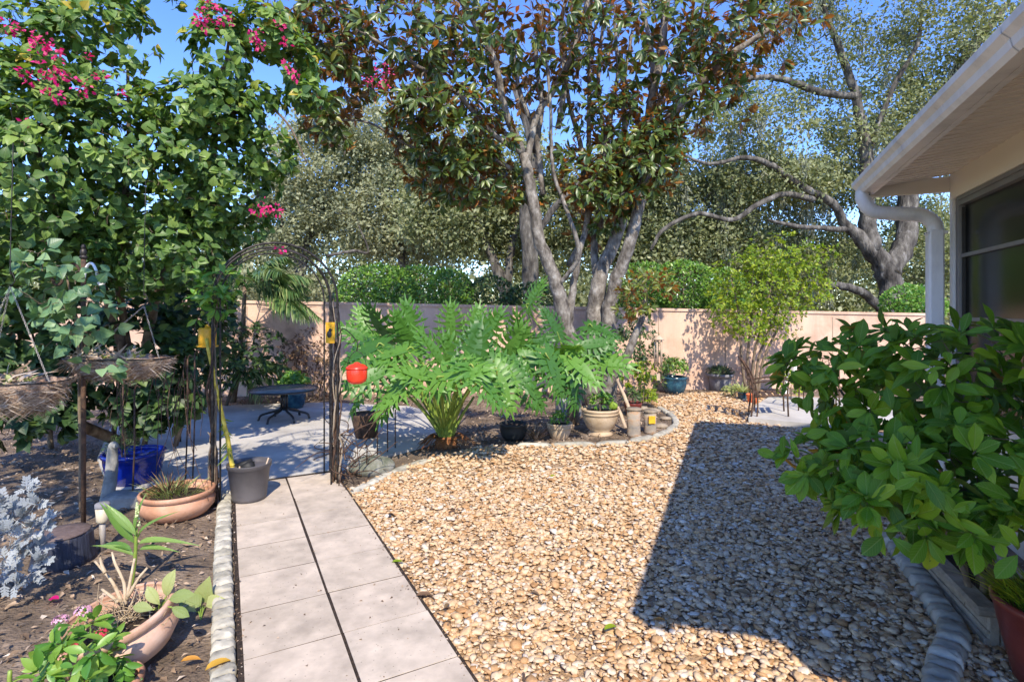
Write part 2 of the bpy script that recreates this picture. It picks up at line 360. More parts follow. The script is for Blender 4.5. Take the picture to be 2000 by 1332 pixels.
def stained(name, scale, spots, dark=.55, st=(1, 1, 1)):
    "blotches and small dark specks worn into a surface"
    m = MATS[name]; n = m.node_tree.nodes; l = m.node_tree.links; b = n['Principled BSDF']; src = b.inputs['Base Color'].links[0].from_socket
    tc = n.new('ShaderNodeTexCoord'); t = n.new('ShaderNodeTexNoise'); t.inputs['Scale'].default_value = scale; t.inputs['Detail'].default_value = 9; t.inputs['Roughness'].default_value = .7
    v = n.new('ShaderNodeTexVoronoi'); v.inputs['Scale'].default_value = spots; ms = n.new('ShaderNodeMapping'); ms.inputs['Scale'].default_value = st; l.new(tc.outputs['Object'], ms.inputs[0]); l.new(ms.outputs[0], t.inputs['Vector']); l.new(tc.outputs['Object'], v.inputs['Vector'])
    r1 = n.new('ShaderNodeMapRange'); r1.inputs[1].default_value = .32; r1.inputs[2].default_value = .55; r1.inputs[3].default_value = .80; r1.inputs[4].default_value = 1.05; l.new(t.outputs[0], r1.inputs[0])
    r2 = n.new('ShaderNodeMapRange'); r2.inputs[1].default_value = .06; r2.inputs[2].default_value = .14; r2.inputs[3].default_value = dark; r2.inputs[4].default_value = 1; l.new(v.outputs['Distance'], r2.inputs[0])
    k = n.new('ShaderNodeMath'); k.operation = 'MULTIPLY'; l.new(r1.outputs[0], k.inputs[0]); l.new(r2.outputs[0], k.inputs[1])
    mx = n.new('ShaderNodeMix'); mx.data_type = 'RGBA'; mx.blend_type = 'MULTIPLY'; mx.inputs[0].default_value = 1; l.new(src, mx.inputs[6]); l.new(k.outputs[0], mx.inputs[7]); l.new(mx.outputs[2], b.inputs['Base Color'])
stained('paver', 3.5, 34); stained('concrete', 1.6, 12, .75); stained('wall', 2.6, 3, .9, (1, 1, .16)); stained('wall', 1.1, 7, .92); stained('white_metal', 4, 9, .85, (1, 1, .3)); stained('terracotta', 4, 25, .8); stained('terracotta_pale', 4, 25, .8); stained('plastic_grey', 5, 40, .85); stained('yellow', 14, 60, .7); stained('edging_stone', 5, 30, .7)
mkleaf('bush_leaf', [(0, (.06, .15, .012)), (.35, (.115, .245, .012)), (.7, (.21, .36, .02)), (.92, (.33, .45, .03)), (1, (.45, .22, .02))],
       [(0, (.10, .20, .06)), (.9, (.20, .32, .07)), (1, (.4, .2, .03))], .32, .42, vein=.45, spec=.3)
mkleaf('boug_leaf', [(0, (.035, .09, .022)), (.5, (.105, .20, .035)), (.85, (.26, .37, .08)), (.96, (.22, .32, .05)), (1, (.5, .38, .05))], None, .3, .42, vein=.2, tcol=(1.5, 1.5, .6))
mkleaf('ivy_leaf', [(0, (.06, .15, .07)), (.6, (.15, .27, .12)), (1, (.27, .40, .19))], None, .25, .4, vein=.3)
mkleaf('bract', [(0, (.55, .006, .15)), (.6, (.80, .018, .24)), (1, (.82, .12, .22))], None, .4, .6, tcol=(1.3, .6, .8))
mkleaf('magnolia_leaf', [(0, (.03, .07, .018)), (.5, (.07, .12, .022)), (.85, (.14, .19, .035)), (1, (.30, .26, .03))],
       [(0, (.12, .075, .025)), (.45, (.26, .14, .045)), (.8, (.40, .20, .055)), (.93, (.52, .20, .04)), (1, (.2, .24, .05))], .25, .36, spec=.5, tcol=(1.9, 1.1, .35))
mkleaf('philo_leaf', [(0, (.045, .135, .025)), (.5, (.085, .215, .032)), (1, (.15, .31, .05))], None, .3, .42, tcol=(1.5, 1.5, .4), spec=.45)
mkleaf('oak_leaf', [(0, (.10, .12, .05)), (.45, (.23, .26, .115)), (.8, (.35, .37, .19)), (1, (.46, .46, .29))], None, .35, .6, tcol=(1.4, 1.35, .7))
mkleaf('oak_pale', [(0, (.18, .20, .11)), (.5, (.32, .335, .19)), (1, (.46, .46, .29))], None, .35, .65, tcol=(1.3, 1.25, .8))
mkleaf('moss', [(0, (.20, .22, .15)), (1, (.40, .41, .31))], None, .3, .9, tcol=(1.1, 1.1, .9))
mkleaf('hedge_leaf', [(0, (.05, .12, .018)), (.6, (.12, .26, .03)), (1, (.26, .40, .05))], None, .25, .35)
mkleaf('lime_leaf', [(0, (.11, .20, .012)), (.5, (.23, .34, .02)), (1, (.42, .47, .03))], None, .4, .5, tcol=(1.3, 1.3, .4))
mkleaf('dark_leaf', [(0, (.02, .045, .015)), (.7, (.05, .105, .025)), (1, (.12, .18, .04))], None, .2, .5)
mkleaf('palm_leaf', [(0, (.05, .12, .035)), (.6, (.12, .21, .06)), (1, (.30, .36, .14))], None, .3, .4)
mkleaf('brown_leaf', [(0, (.06, .035, .025)), (.5, (.15, .085, .05)), (1, (.26, .17, .08))], None, .2, .7, tcol=(1.3, 1, .6))
mkleaf('silver_leaf', [(0, (.22, .24, .25)), (1, (.40, .42, .43))], None, .15, .9, tcol=(1, 1, 1))
mkleaf('bright_leaf', [(0, (.07, .20, .03)), (.6, (.15, .32, .045)), (1, (.30, .44, .08))], None, .35, .4)
mkleaf('corn_leaf', [(0, (.10, .22, .04)), (1, (.25, .38, .10))], None, .3, .4, vein=.1)
mkleaf('pale_leaf', [(0, (.20, .27, .08)), (1, (.45, .48, .20))], None, .3, .6, vein=.3)
mkleaf('dry_leaf', [(0, (.35, .14, .03)), (.5, (.55, .25, .04)), (1, (.62, .38, .05))], None, .25, .6)
# glass: tinted pane that shows the dim room and mirrors the garden
def glassy():
    m, n, l, b, o = _nodes('glass')
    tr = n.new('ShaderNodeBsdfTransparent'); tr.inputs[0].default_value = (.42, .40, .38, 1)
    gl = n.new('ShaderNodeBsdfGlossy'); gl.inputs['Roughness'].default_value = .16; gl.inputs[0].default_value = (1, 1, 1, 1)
    fr = n.new('ShaderNodeFresnel'); fr.inputs[0].default_value = 1.33
    mi = n.new('ShaderNodeMixShader'); l.new(fr.outputs[0], mi.inputs[0]); l.new(tr.outputs[0], mi.inputs[1]); l.new(gl.outputs[0], mi.inputs[2])
    l.new(mi.outputs[0], o.inputs[0])
glassy()

# ------------------------------------------------------------------ the ground and its sheets
g = Geo(); g.add([(-220, -60, 0), (220, -60, 0), (220, 320, 0), (-220, 320, 0)], [(0, 1, 2, 3)], False)
obj('ground', g, 'soil', kind='structure')
def px_poly(pts): return [G(*p)[:2] for p in pts]
def inside(poly, X, Y):
    c = np.zeros(len(X), bool); n = len(poly)
    for i in range(n):
        x0, y0 = poly[i]; x1, y1 = poly[(i+1) % n]
        if y0 == y1: continue
        k = ((y0 > Y) != (y1 > Y)) & (X < (x1-x0)*(Y-y0)/(y1-y0)+x0); c ^= k
    return c
O0 = V3(G(475, 1332))[:2]; UU = V3((-.47, .8827)); RR = V3((.8827, .47))     # path frame
def PT(s, t, z=0): q = O0+UU*t+RR*s; return (q[0], q[1], z)
patio = px_poly([(300, 1000), (420, 985), (657, 929), (745, 897), (850, 868), (868, 815), (800, 797), (640, 789), (440, 795), (300, 806), (215, 840), (190, 900), (215, 960)])
g = Geo(); g.prism(patio, -.05, .032); obj('patio_slab', g, 'concrete', kind='structure')
slab = px_poly([(1462, 828), (1470, 806), (1505, 783), (1720, 790), (1800, 830), (1640, 846)])
g = Geo(); g.prism(slab, -.02, .09); obj('seating_slab', g, 'concrete', kind='structure')
RE = [(1738, 1055), (1765, 1098), (1788, 1130), (1812, 1165), (1835, 1200), (1856, 1235), (1862, 1262), (1848, 1300), (1838, 1345), (1835, 1420)]
gravel = [PT(.86, -4)[:2], PT(.86, 2.80)[:2]]+px_poly([(680, 962), (760, 925), (845, 893), (930, 876), (1000, 872), (1100, 871), (1180, 869), (1260, 862), (1308, 846), (1322, 830), (1312, 812), (1285, 798), (1270, 785), (1300, 776), (1350, 769), (1500, 767), (1600, 775), (1900, 800)])+[(4.4, 5.0), (2.95, 3.6)]+px_poly(RE[::-1][-8:])[::-1][:0]
gravel = gravel+[(3.0, 3.4), (3.0, -4.0)]
g = Geo(); g.prism(gravel, -.03, .006); obj('gravel_bed', g, 'gravel_bed', kind='structure')
# the gravel itself: uncountable river stones
def stones():
    ico_v = V3([(1, 0, 0), (-1, 0, 0), (0, 1, 0), (0, -1, 0), (0, 0, 1), (0, 0, -1)])
    ico_f = [(0, 2, 4), (2, 1, 4), (1, 3, 4), (3, 0, 4), (2, 0, 5), (1, 2, 5), (3, 1, 5), (0, 3, 5)]
    vs = [tuple(a) for a in ico_v]; mid = {}; fs = []
    def m_(a, b):
        k = (min(a, b), max(a, b))
        if k not in mid: q = V3(vs[a])+V3(vs[b]); vs.append(tuple(q/np.linalg.norm(q))); mid[k] = len(vs)-1
        return mid[k]
    for a, b, c in ico_f:
        x, y, z = m_(a, b), m_(b, c), m_(c, a); fs += [(a, x, z), (x, b, y), (z, y, c), (x, y, z)]
    T = []
    for k in range(10):
        v = V3(vs); v = np.sign(v)*np.abs(v)**.8*(1+rng.normal(size=(len(v), 1))*.22); v[:, 2] *= .9; T.append((v, np.array(fs), v*0))
    def field(n, x0, x1, y0, y1, lo, hi):
        X = rng.uniform(x0, x1, n); Y = rng.uniform(y0, y1, n); k = inside(gravel, X, Y)
        # keep what the lens could see, and a step to either side of it
        k &= (np.abs(X) < Y*1.02+1.2); X, Y = X[k], Y[k]; n = len(X)
        k = ~inside(slab, X, Y); X, Y = X[k], Y[k]; n = len(X)
        s = np.exp(rng.normal(np.log((lo+hi)/2), .40, n)).clip(lo*.6, hi*1.9)
        S = np.stack([s, s*rng.uniform(.6, .95, n), s*rng.uniform(.28, .48, n)], 1)*.5
        Z = rng.uniform(.004, .026, n)+S[:, 2]*.4
        A = rng.uniform(0, 2*np.pi, n); D = np.stack([np.cos(A), np.sin(A), rng.normal(0, .22, n)], 1)
        Nn = np.stack([rng.normal(0, .19, n), rng.normal(0, .19, n), np.ones(n)], 1)
        return np.stack([X, Y, Z], 1), D, Nn, S, rng.beta(2.1, 1.7, n)
    a = [field(60000, -2.2, 3.4, 1.2, 5.2, .023, .037), field(36000, -2.4, 5, 5.2, 11, .032, .046)]
    c = [np.concatenate(q) for q in zip(*a)]
    # a few large ones
    joined('gravel_stones', T, 'stone', *c).select_set(False)
stones()
def debris():
    n = 700; X = rng.uniform(-2, 5, n*3); Y = rng.uniform(1.6, 10, n*3)**1; k = inside(gravel, X, Y) & ~inside(slab, X, Y); X, Y = X[k][:n], Y[k][:n]; n = len(X); A = rng.uniform(0, 6.28, n)
    joined('leaf_debris', [leaf_t(.4, 3, .2, .5), leaf_t(.2, 3, .1, .7)], 'litter', np.stack([X, Y, rng.uniform(.03, .05, n)], 1), np.stack([np.cos(A), np.sin(A), rng.normal(0, .3, n)], 1), np.stack([rng.normal(0, .5, n), rng.normal(0, .5, n), np.ones(n)], 1), rng.uniform(.02, .07, n), rng.random(n)*.7)
    n = 420; t = rng.uniform(-.6, 2.7, n); s_ = np.where(rng.random(n) < .55, rng.normal(.865, .03, n), np.where(rng.random(n) < .6, rng.normal(-.015, .015, n), rng.uniform(0, .86, n)))
    pos = np.array([PT(a, b, .046) for a, b in zip(s_, t)]); A = rng.uniform(0, 6.28, n); pos[:, 2] += 0
    joined('path_grit', [leaf_t(.6, 2, .2, .2)], 'litter', pos, np.stack([np.cos(A), np.sin(A), rng.normal(0, .1, n)], 1), np.stack([rng.normal(0, .3, n), rng.normal(0, .3, n), np.ones(n)], 1), rng.uniform(.005, .02, n), rng.random(n))
debris()
# ------------------------------------------------------------------ path of square pavers
pv = bpy.data.objects.new('paver_path', None); COL.objects.link(pv); pv['kind'] = 'structure'; pv['base'] = [0, 0, 0]
def tinted_box(name, c, sz, ax, ay, bev, tint, mat, parent, jit=0):
    q = Geo().box(c, sz, ax, ay, bev); V = V3(q.v)-base_of(parent)
    if jit: V = V+rng.normal(size=V.shape)*jit
    me = fast_mesh(name, V, np.array(tri_fan(q.f)), mat, np.full(len(q.v), tint), None, False)
    o = bpy.data.objects.new(name, me); COL.objects.link(o); o.parent = parent; return o
g = Geo(); g.prism([PT(-.02, -4)[:2], PT(.872, -4)[:2], PT(.872, 2.85)[:2], PT(-.02, 2.85)[:2]], -.02, .0405); obj('joint_sand', g, 'potting_soil', pv)
for row in (0, 1):
    t = .09-.42*4
    while t < 2.75:
        L = min(.4120, 2.79-t-.004); da = random.uniform(-.006, .006); ax = V3((*RR, 0))+V3((*UU, 0))*da; ax[2] = random.uniform(-.004, .004)
        cx = .211+row*.434; c = V3(PT(cx+random.uniform(-.002, .002), t+L/2+.002)); c[2] = .018+random.uniform(-.0015, .0015)
        tinted_box('paver', c, (.418, L, .05), ax, V3((*UU, 0))-V3((*RR, 0))*da, 0, random.random(), 'paver', pv)
        t += .42
# scalloped edging stones left of the path
def edging(name, pts, label, wdt, ln, hgt, mat, z=0.0, gap=.004, jit=.003, rows=2):
    th = thing(name, (*pts[0][:2], 0), label, 'edging'); q = spline([(*p[:2], 0) for p in pts], 12)
    d = [0]; 
    for a, b in zip(q[:-1], q[1:]): d.append(d[-1]+np.linalg.norm(b-a))
    s = 0; Q = np.array(q)
    while s < d[-1]:
        L = ln*random.uniform(.75, 1.25); c = np.array([np.interp(s+L/2, d, Q[:, k]) for k in range(3)]); e = np.array([np.interp(min(s+L/2+.03, d[-1]), d, Q[:, k]) for k in range(3)]) - np.array([np.interp(s+L/2-.03, d, Q[:, k]) for k in range(3)])
        e /= np.linalg.norm(e)+1e-9; sd_ = np.cross((0, 0, 1), e)
        gg = Geo(); n = 16
        prof = [(.0, 1.0), (.55, .98), (.85, .86), (1, .55), (1.0, 0)]
        vs = []
        for i, (r_, z_) in enumerate(prof[::-1]):
            for k in range(n):
                a = 2*math.pi*k/n; ca, sa = math.cos(a), math.sin(a); sx = np.sign(ca)*abs(ca)**.42; sy = np.sign(sa)*abs(sa)**.42
                p = c+e*(sx*(L-gap)/2*r_)+sd_*(sy*wdt/2*r_)*(1+.05*math.sin(5*a+s*40)); J = jit if r_ > .2 else 0; vs.append((p[0]+random.gauss(0, J*.4), p[1]+random.gauss(0, J*.4), z+hgt*z_+random.gauss(0, J)*(z_ > 0)))
        fs = [(i*n+k, i*n+(k+1) % n, (i+1)*n+(k+1) % n, (i+1)*n+k) for i in range(len(prof)-1) for k in range(n)]
        V = V3(vs)-base_of(th); V[:, 2] += random.uniform(-.006, .006)
        me = fast_mesh('edging_stone', V, np.array(tri_fan(fs)), mat, np.full(len(V), random.random()), None, True)
        o = bpy.data.objects.new('edging_stone', me); COL.objects.link(o); o.parent = th; s += L
    return th
edging('path_edging', [PT(-.075, -.5), PT(-.078, .6), PT(-.082, 1.4), PT(-.078, 2.2), PT(-.074, 2.62)], 'pale weathered stone edging running along the left side of the paver path', .105, .10, .048, 'edging_stone')
edging('bed_edging', [G(*p) for p in RE], 'grey scalloped edging curving between the shaded gravel and the shrub bed', .13, .095, .075, 'edging_dark')
edging('curb_edging', [G(*p) for p in [(688, 968), (725, 948), (760, 930), (800, 914), (845, 900)]], 'low concrete edging strip beside the right foot of the trellis arch', .09, .3, .045, 'edging_stone')
edging('bed_curb', [G(*p) for p in [(1010, 872), (1060, 873), (1110, 872), (1180, 870), (1240, 864), (1285, 854), (1312, 840), (1320, 827), (1308, 812), (1290, 800)]], 'curved concrete curb round the bed with the tan pots', .09, .42, .05, 'edging_stone', gap=.003)
# mulch and leaf litter on the planting beds
def litter(name, polys, n, lo, hi, seed=0):
    X = rng.uniform(-9, 9, n*8); Y = rng.uniform(1.2, 11, n*8); k = np.zeros(len(X), bool)
    for p in polys: k |= inside(p, X, Y)
    k &= ~inside(patio, X, Y) | inside(far_strip, X, Y)
    X, Y = X[k][:n], Y[k][:n]; n = len(X); s = rng.uniform(lo, hi, n); A = rng.uniform(0, 6.28, n)
    D = np.stack([np.cos(A), np.sin(A), rng.normal(0, .3, n)], 1); Nn = np.stack([rng.normal(0, .5, n), rng.normal(0, .5, n), np.ones(n)], 1)
    joined(name, [leaf_t(.5, 2, .15, .3), leaf_t(.28, 2, .1, .1)], 'litter', np.stack([X, Y, rng.uniform(.006, .035, n)], 1), D, Nn, s, rng.random(n))
far_strip = px_poly([(330, 801), (640, 793), (640, 788), (330, 794)])
left_bed = [PT(-.13, -1.5)[:2], PT(-.13, 2.62)[:2]]+px_poly([(300, 1000), (215, 960), (190, 900), (215, 840), (0, 830)])+[(-9, 2), (-4, .5)]
mid_bed = px_poly([(690, 958), (800, 905), (930, 874), (1180, 866), (1260, 858), (1312, 835), (1285, 800), (1200, 780), (860, 800), (850, 870)])
back_bed = px_poly([(330, 800), (640, 792), (860, 800), (1200, 782), (1280, 784), (1350, 768), (1750, 772), (1750, 764), (300, 764)])
right_bed = px_poly(RE[:-1])+[(3.0, .6), (3.2, 4)]
litter('leaf_litter', [left_bed], 9000, .015, .06)
litter('mulch', [mid_bed, back_bed], 5000, .02, .07)
litter('bark_mulch', [right_bed], 2500, .02, .06)

# ------------------------------------------------------------------ pink garden wall
WL = [(-9.5, 9.6), (-1.0, 10.4), (9, 11.4)]
wt = thing('garden_wall', (*WL[1], 0), 'long pink stucco wall with flat cap closing the back of the garden', 'wall')
def wz(x): return 1.70-.018*(x+4)
g = Geo(); gc = Geo()
for (a, b) in zip(WL[:-1], WL[1:]):
    a, b = V3((*a, 0)), V3((*b, 0)); e = (b-a)/np.linalg.norm(b-a); nn = V3((-e[1], e[0], 0)); m = 6
    for i in range(m):
        p, q = a+(b-a)*i/m, a+(b-a)*(i+1)/m; zp, zq = wz(p[0]), wz(q[0])
        for G_, off, z0, z1 in ((g, .09, None, 0), (gc, .115, 0, .055)):
            vs = [p-nn*off, q-nn*off, q+nn*off, p+nn*off]; lo = [(-.1 if z0 is None else zp+.001), (-.1 if z0 is None else zq+.001)]; hi = [zp+z1, zq+z1]
            G_.add([(vs[0][0], vs[0][1], lo[0]), (vs[1][0], vs[1][1], lo[1]), (vs[2][0], vs[2][1], lo[1]), (vs[3][0], vs[3][1], lo[0]),
                    (vs[0][0], vs[0][1], hi[0]), (vs[1][0], vs[1][1], hi[1]), (vs[2][0], vs[2][1], hi[1]), (vs[3][0], vs[3][1], hi[0])],
                   [(0, 1, 5, 4), (1, 2, 6, 5), (2, 3, 7, 6), (3, 0, 4, 7), (4, 5, 6, 7)], False)
for x in (-7.2, -4.9, -2.6, -.3, 2.0, 4.3, 6.6):
    y = (9.6+(x+9.5)*.8/8.5 if x < -1 else 10.4+(x+1)*.1)-.0925; gj = Geo(); gj.box((x, y, wz(x)/2-.05), (.012, .006, wz(x)-.02), (1, .1, 0)); obj('control_joint', gj, 'driftwood', wt)
obj('wall_body', g, 'wall', wt); obj('wall_cap', gc, 'wall', wt)

# ------------------------------------------------------------------ house corner
E0 = V3((3.16, 4.79, 0)); DH = V3((.381, .925, 0)); DH /= np.linalg.norm(DH); NH = V3((DH[1], -DH[0], 0))
def H(s, t, z): return E0-DH*s+NH*t+V3((0, 0, z))
house = thing('house', H(0, .64, 0), 'white house corner with beige vinyl soffit, gutter and screened windows', 'house')
def hbox(g, s0, s1, t0, t1, z0, z1, bev=0): return g.box((H((s0+s1)/2, (t0+t1)/2, (z0+z1)/2)), (s1-s0, t1-t0, z1-z0), -DH, -NH*-1 if False else NH, bev) if False else g.box(H((s0+s1)/2, (t0+t1)/2, (z0+z1)/2), (s1-s0, t1-t0, z1-z0), -DH, NH, bev)
SL = .12; LEN = 5.1
def slope_quad(g, s0, s1, t0, t1, z, th):
    v = [H(s0, t0, z+SL*t0), H(s1, t0, z+SL*t0), H(s1, t1, z+SL*t1), H(s0, t1, z+SL*t1)]
    g.add([p for p in v]+[p+V3((0, 0, th)) for p in v], [(0, 1, 2, 3)[::-1], (4, 5, 6, 7), (0, 1, 5, 4), (1, 2, 6, 5), (2, 3, 7, 6), (3, 0, 4, 7)], False)
g = Geo(); slope_quad(g, -.03, LEN, -.02, 5.2, 2.725, .09); roof = obj('roof', g, 'roofing', house)
# soffit of grooved vinyl boards
so_ = bpy.data.objects.new('soffit', None); COL.objects.link(so_); so_.parent = house
s = .03; k = 0
while s < LEN-.08:
    g = Geo(); slope_quad(g, s+.004, s+.098, .05, .60, 2.668, .02)
    # each board has a raised middle flute
    slope_quad(g, s+.030, s+.072, .05, .60, 2.663, .006)
    V = V3(g.v)-base_of(house); me = fast_mesh('soffit_board', V, np.array(tri_fan(g.f)), 'vinyl', np.full(len(V), random.random()), None, False)
    o = bpy.data.objects.new('soffit_board', me); COL.objects.link(o); o.parent = so_; s += .1
g = Geo(); slope_quad(g, 0, LEN, .04, .62, 2.69, .02); obj('soffit_backing', g, 'cream', house)
g = Geo(); hbox(g, 0, LEN, .015, .048, 2.62, 2.74); obj('fascia', g, 'white_metal', house)
g = Geo(); hbox(g, -.028, -.002, .0, .62, 2.60, 2.73); obj('end_fascia', g, 'cream', house)
# K style gutter, swept profile
prof = [(.012, 2.62), (-.055, 2.618), (-.075, 2.64), (-.082, 2.675), (-.11, 2.70), (-.112, 2.735), (-.098, 2.736), (-.098, 2.712), (-.072, 2.684), (-.064, 2.645), (-.05, 2.63), (.004, 2.63), (.004, 2.735), (.012, 2.735)]
g = Geo(); g.add([H(-.03, t, z) for t, z in prof]+[H(LEN, t, z) for t, z in prof], [(i, (i+1) % 14, 14+(i+1) % 14, 14+i) for i in range(14)], False)
g.add([H(-.031, t, z) for t, z in prof[:6]+[(.012, 2.735)]], [tuple(range(7))], False); obj('gutter', g, 'white_metal', house)
# downspout: ribbed elbow from the gutter back to the wall, then down
pts = spline([H(.09, -.045, 2.64), H(.09, -.04, 2.56), H(.085, .03, 2.46), H(.07, .2, 2.43), H(.05, .38, 2.41), H(.045, .47, 2.34), H(.045, .49, 2.26)], 7)
rad = [.056+(.006 if i % 2 else 0) for i in range(len(pts))]
g = Geo(); g.tube(pts, rad, 14); dn = Geo(); hbox(dn, -.012, .11, .43, .535, -.0, 2.275, .012)
for k in range(3): hbox(dn, .012+k*.028, .030+k*.028, .426, .431, .0, 2.26)
d_ = obj('downspout', dn, 'white_metal', house); obj('elbow', g, 'white_metal', d_)
for zz in (2.25, .9):
    g = Geo(); hbox(g, -.006, .104, .42, .56, zz-.012, zz+.012); obj('strap', g, 'white_metal', d_)
for (s_, t_, z_) in ((.06, -.06, 2.60), (.13, .0, 2.60), (.02, .425, 2.25), (.08, .425, 2.25)):
    g = Geo(); g.ell(H(s_, t_-.005, z_), (.006, .006, .006), 8, 6); obj('screw', g, 'black', d_)
for s_ in (1.4, 2.9, 4.3):
    g = Geo(); g.add([H(s_-.012, t, z) for t, z in [(a-.003, b-.002) for a, b in prof[1:6]]]+[H(s_+.012, t, z) for t, z in [(a-.003, b-.002) for a, b in prof[1:6]]], [(i, i+1, 6+i, 5+i) for i in range(4)], False); obj('gutter_seam', g, 'white_metal', house)
g = Geo(); hbox(g, 0, LEN, .60, .74, 2.53, 2.76); hbox(g, .0, .12, .605, .735, 2.528, 2.53); obj('header', g, 'cream', house)
# lower wall, corner post, frame, panes
g = Geo(); hbox(g, .0, LEN, .62, .74, -.05, .78); obj('wall', g, 'cream', house)
g = Geo(); hbox(g, .0, .05, .60, .72, .78, 2.528); hbox(g, .05, .055, .60, .62, .78, 2.528); obj('corner_post', g, 'white_metal', house)
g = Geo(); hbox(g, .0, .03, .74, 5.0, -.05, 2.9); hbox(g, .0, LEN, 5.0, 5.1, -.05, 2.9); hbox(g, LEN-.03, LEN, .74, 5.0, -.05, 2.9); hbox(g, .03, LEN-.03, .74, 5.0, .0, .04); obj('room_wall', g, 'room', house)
s0 = .055
for wn in range(3):
    s1 = s0+1.62; f = Geo()
    hbox(f, s0, s1, .625, .70, .78, .83); hbox(f, s0, s1, .625, .70, 2.46, 2.528); hbox(f, s0, s0+.06, .625, .70, .83, 2.46); hbox(f, s1-.06, s1, .625, .70, .83, 2.46)
    hbox(f, s0+.06, s1-.06, .61, .625, 2.50, 2.528)
    wo = obj('window', f, 'alu', house)
    for (za, zb) in ((.83, 1.0), (1.0, 1.525), (1.525, 2.045), (2.045, 2.46)):
        q = Geo(); hbox(q, s0+.06, s1-.06, .668, .672, za, zb); obj('pane', q, 'glass', wo)
        q = Geo(); hbox(q, s0+.06, s1-.06, .64, .666, zb-.014, zb+.014) if zb < 2.4 else None
        if q.v: obj('glazing_bar', q, 'alu', wo)
        for sa in (s0+.06, s1-.078):
            q = Geo(); hbox(q, sa, sa+.018, .645, .666, za+.015, zb-.015); obj('sash', q, 'bronze', wo)
    s0 = s1+.03
# ================================================================== VEGETATION
def unit(a): a = np.asarray(a, float); return a/(np.linalg.norm(a, axis=-1, keepdims=True)+1e-9)
def whorls(C, axis, k, lo, hi, spread=.8, droop=.25, offset=.02):
    "k leaves round each centre; returns pos, D, N, scale"
    n = len(C); ax = unit(axis); C = np.repeat(C, k, 0); ax = np.repeat(ax, k, 0)
    v = rnd(n*k); side = unit(v-ax*np.sum(v*ax, 1, keepdims=True)); sp = rng.uniform(.6, 1.3, (n*k, 1))*spread
    D = unit(side*sp+ax*(1.1-sp*.5)+np.array([0, 0, -1])*rng.uniform(0, droop*2, (n*k, 1)))
    N = unit(ax+side*-.15+rng.normal(size=(n*k, 3))*.25+np.array([0, -.35, .45])); s = rng.uniform(lo, hi, n*k)
    return C+D*offset, D, N, s
def plant(name, base, label, cat, limbs=(), ell=None, n_c=60, k=6, leaf=(.05, .08), tm=None, mat='dark_leaf', bark='bark_brown', nparts=0, shell=.5,
          spread=.8, droop=.25, up=.5, targets=None, group=None, tip=.003, grow=True, tintf=None, hi=None, jitter=.0, stem_name='trunk', sag=.05, gfrac=1.0, mass='foliage'):
    th = thing(name, base, label, cat, group); sk = Skel()
    if not limbs: limbs = [([base, V3(base)+[0, 0, .05]], [.01, .01])]
    for pts, rad in limbs: sk.limb([P(*q) if len(q) == 3 and isinstance(q[0], int) else q for q in pts], rad)
    if targets is None: C, U = in_ells(ell, n_c, shell)
    else: C, U = targets
    C = C[C[:, 2] > .04] if targets is None else C; U = U[:len(C)]
    if grow: m = int(len(C)*gfrac); sk.grow(list(C[:m]), tip=tip, sag=sag)
    obj(stem_name, sk.g, bark, th)
    ax = unit(U+np.array([0, 0, up])); 
    if jitter: C = np.repeat(C, 3, 0)+rng.normal(size=(len(C)*3, 3))*jitter; ax = np.repeat(ax, 3, 0)
    pos, D, N, s = whorls(C, ax, k, leaf[0], leaf[1], spread, droop)
    ti = rng.random(len(pos)) if tintf is None else tintf(pos)
    leaves(th, tm or [leaf_t(.4, 2)], mat, pos, D, N, s, ti, nparts, hi=hi, mass=mass); return th
OV = [leaf_t(.42, 3, .10, c) for c in (.1, .3, .5)]; HE = [leaf_t(.85, 4, .14, c, 'heart') for c in (.1, .3, .5)]
LA = [leaf_t(.3, 3, .08, c, 'lance') for c in (.1, .35)]; 
def quad_t(w, h, c=.1):
    return V3([(0, 0, 0), (w/2, h*.5, c), (0, h, 0), (-w/2, h*.5, c)]), np.array([(0, 1, 2), (0, 2, 3)]), V3([(0, 0, 0)]*4)
QD = [quad_t(.62, 1), quad_t(.45, 1, -.1)]; QU = [quad_t(.7, 1, .12), quad_t(.55, 1, -.12)]

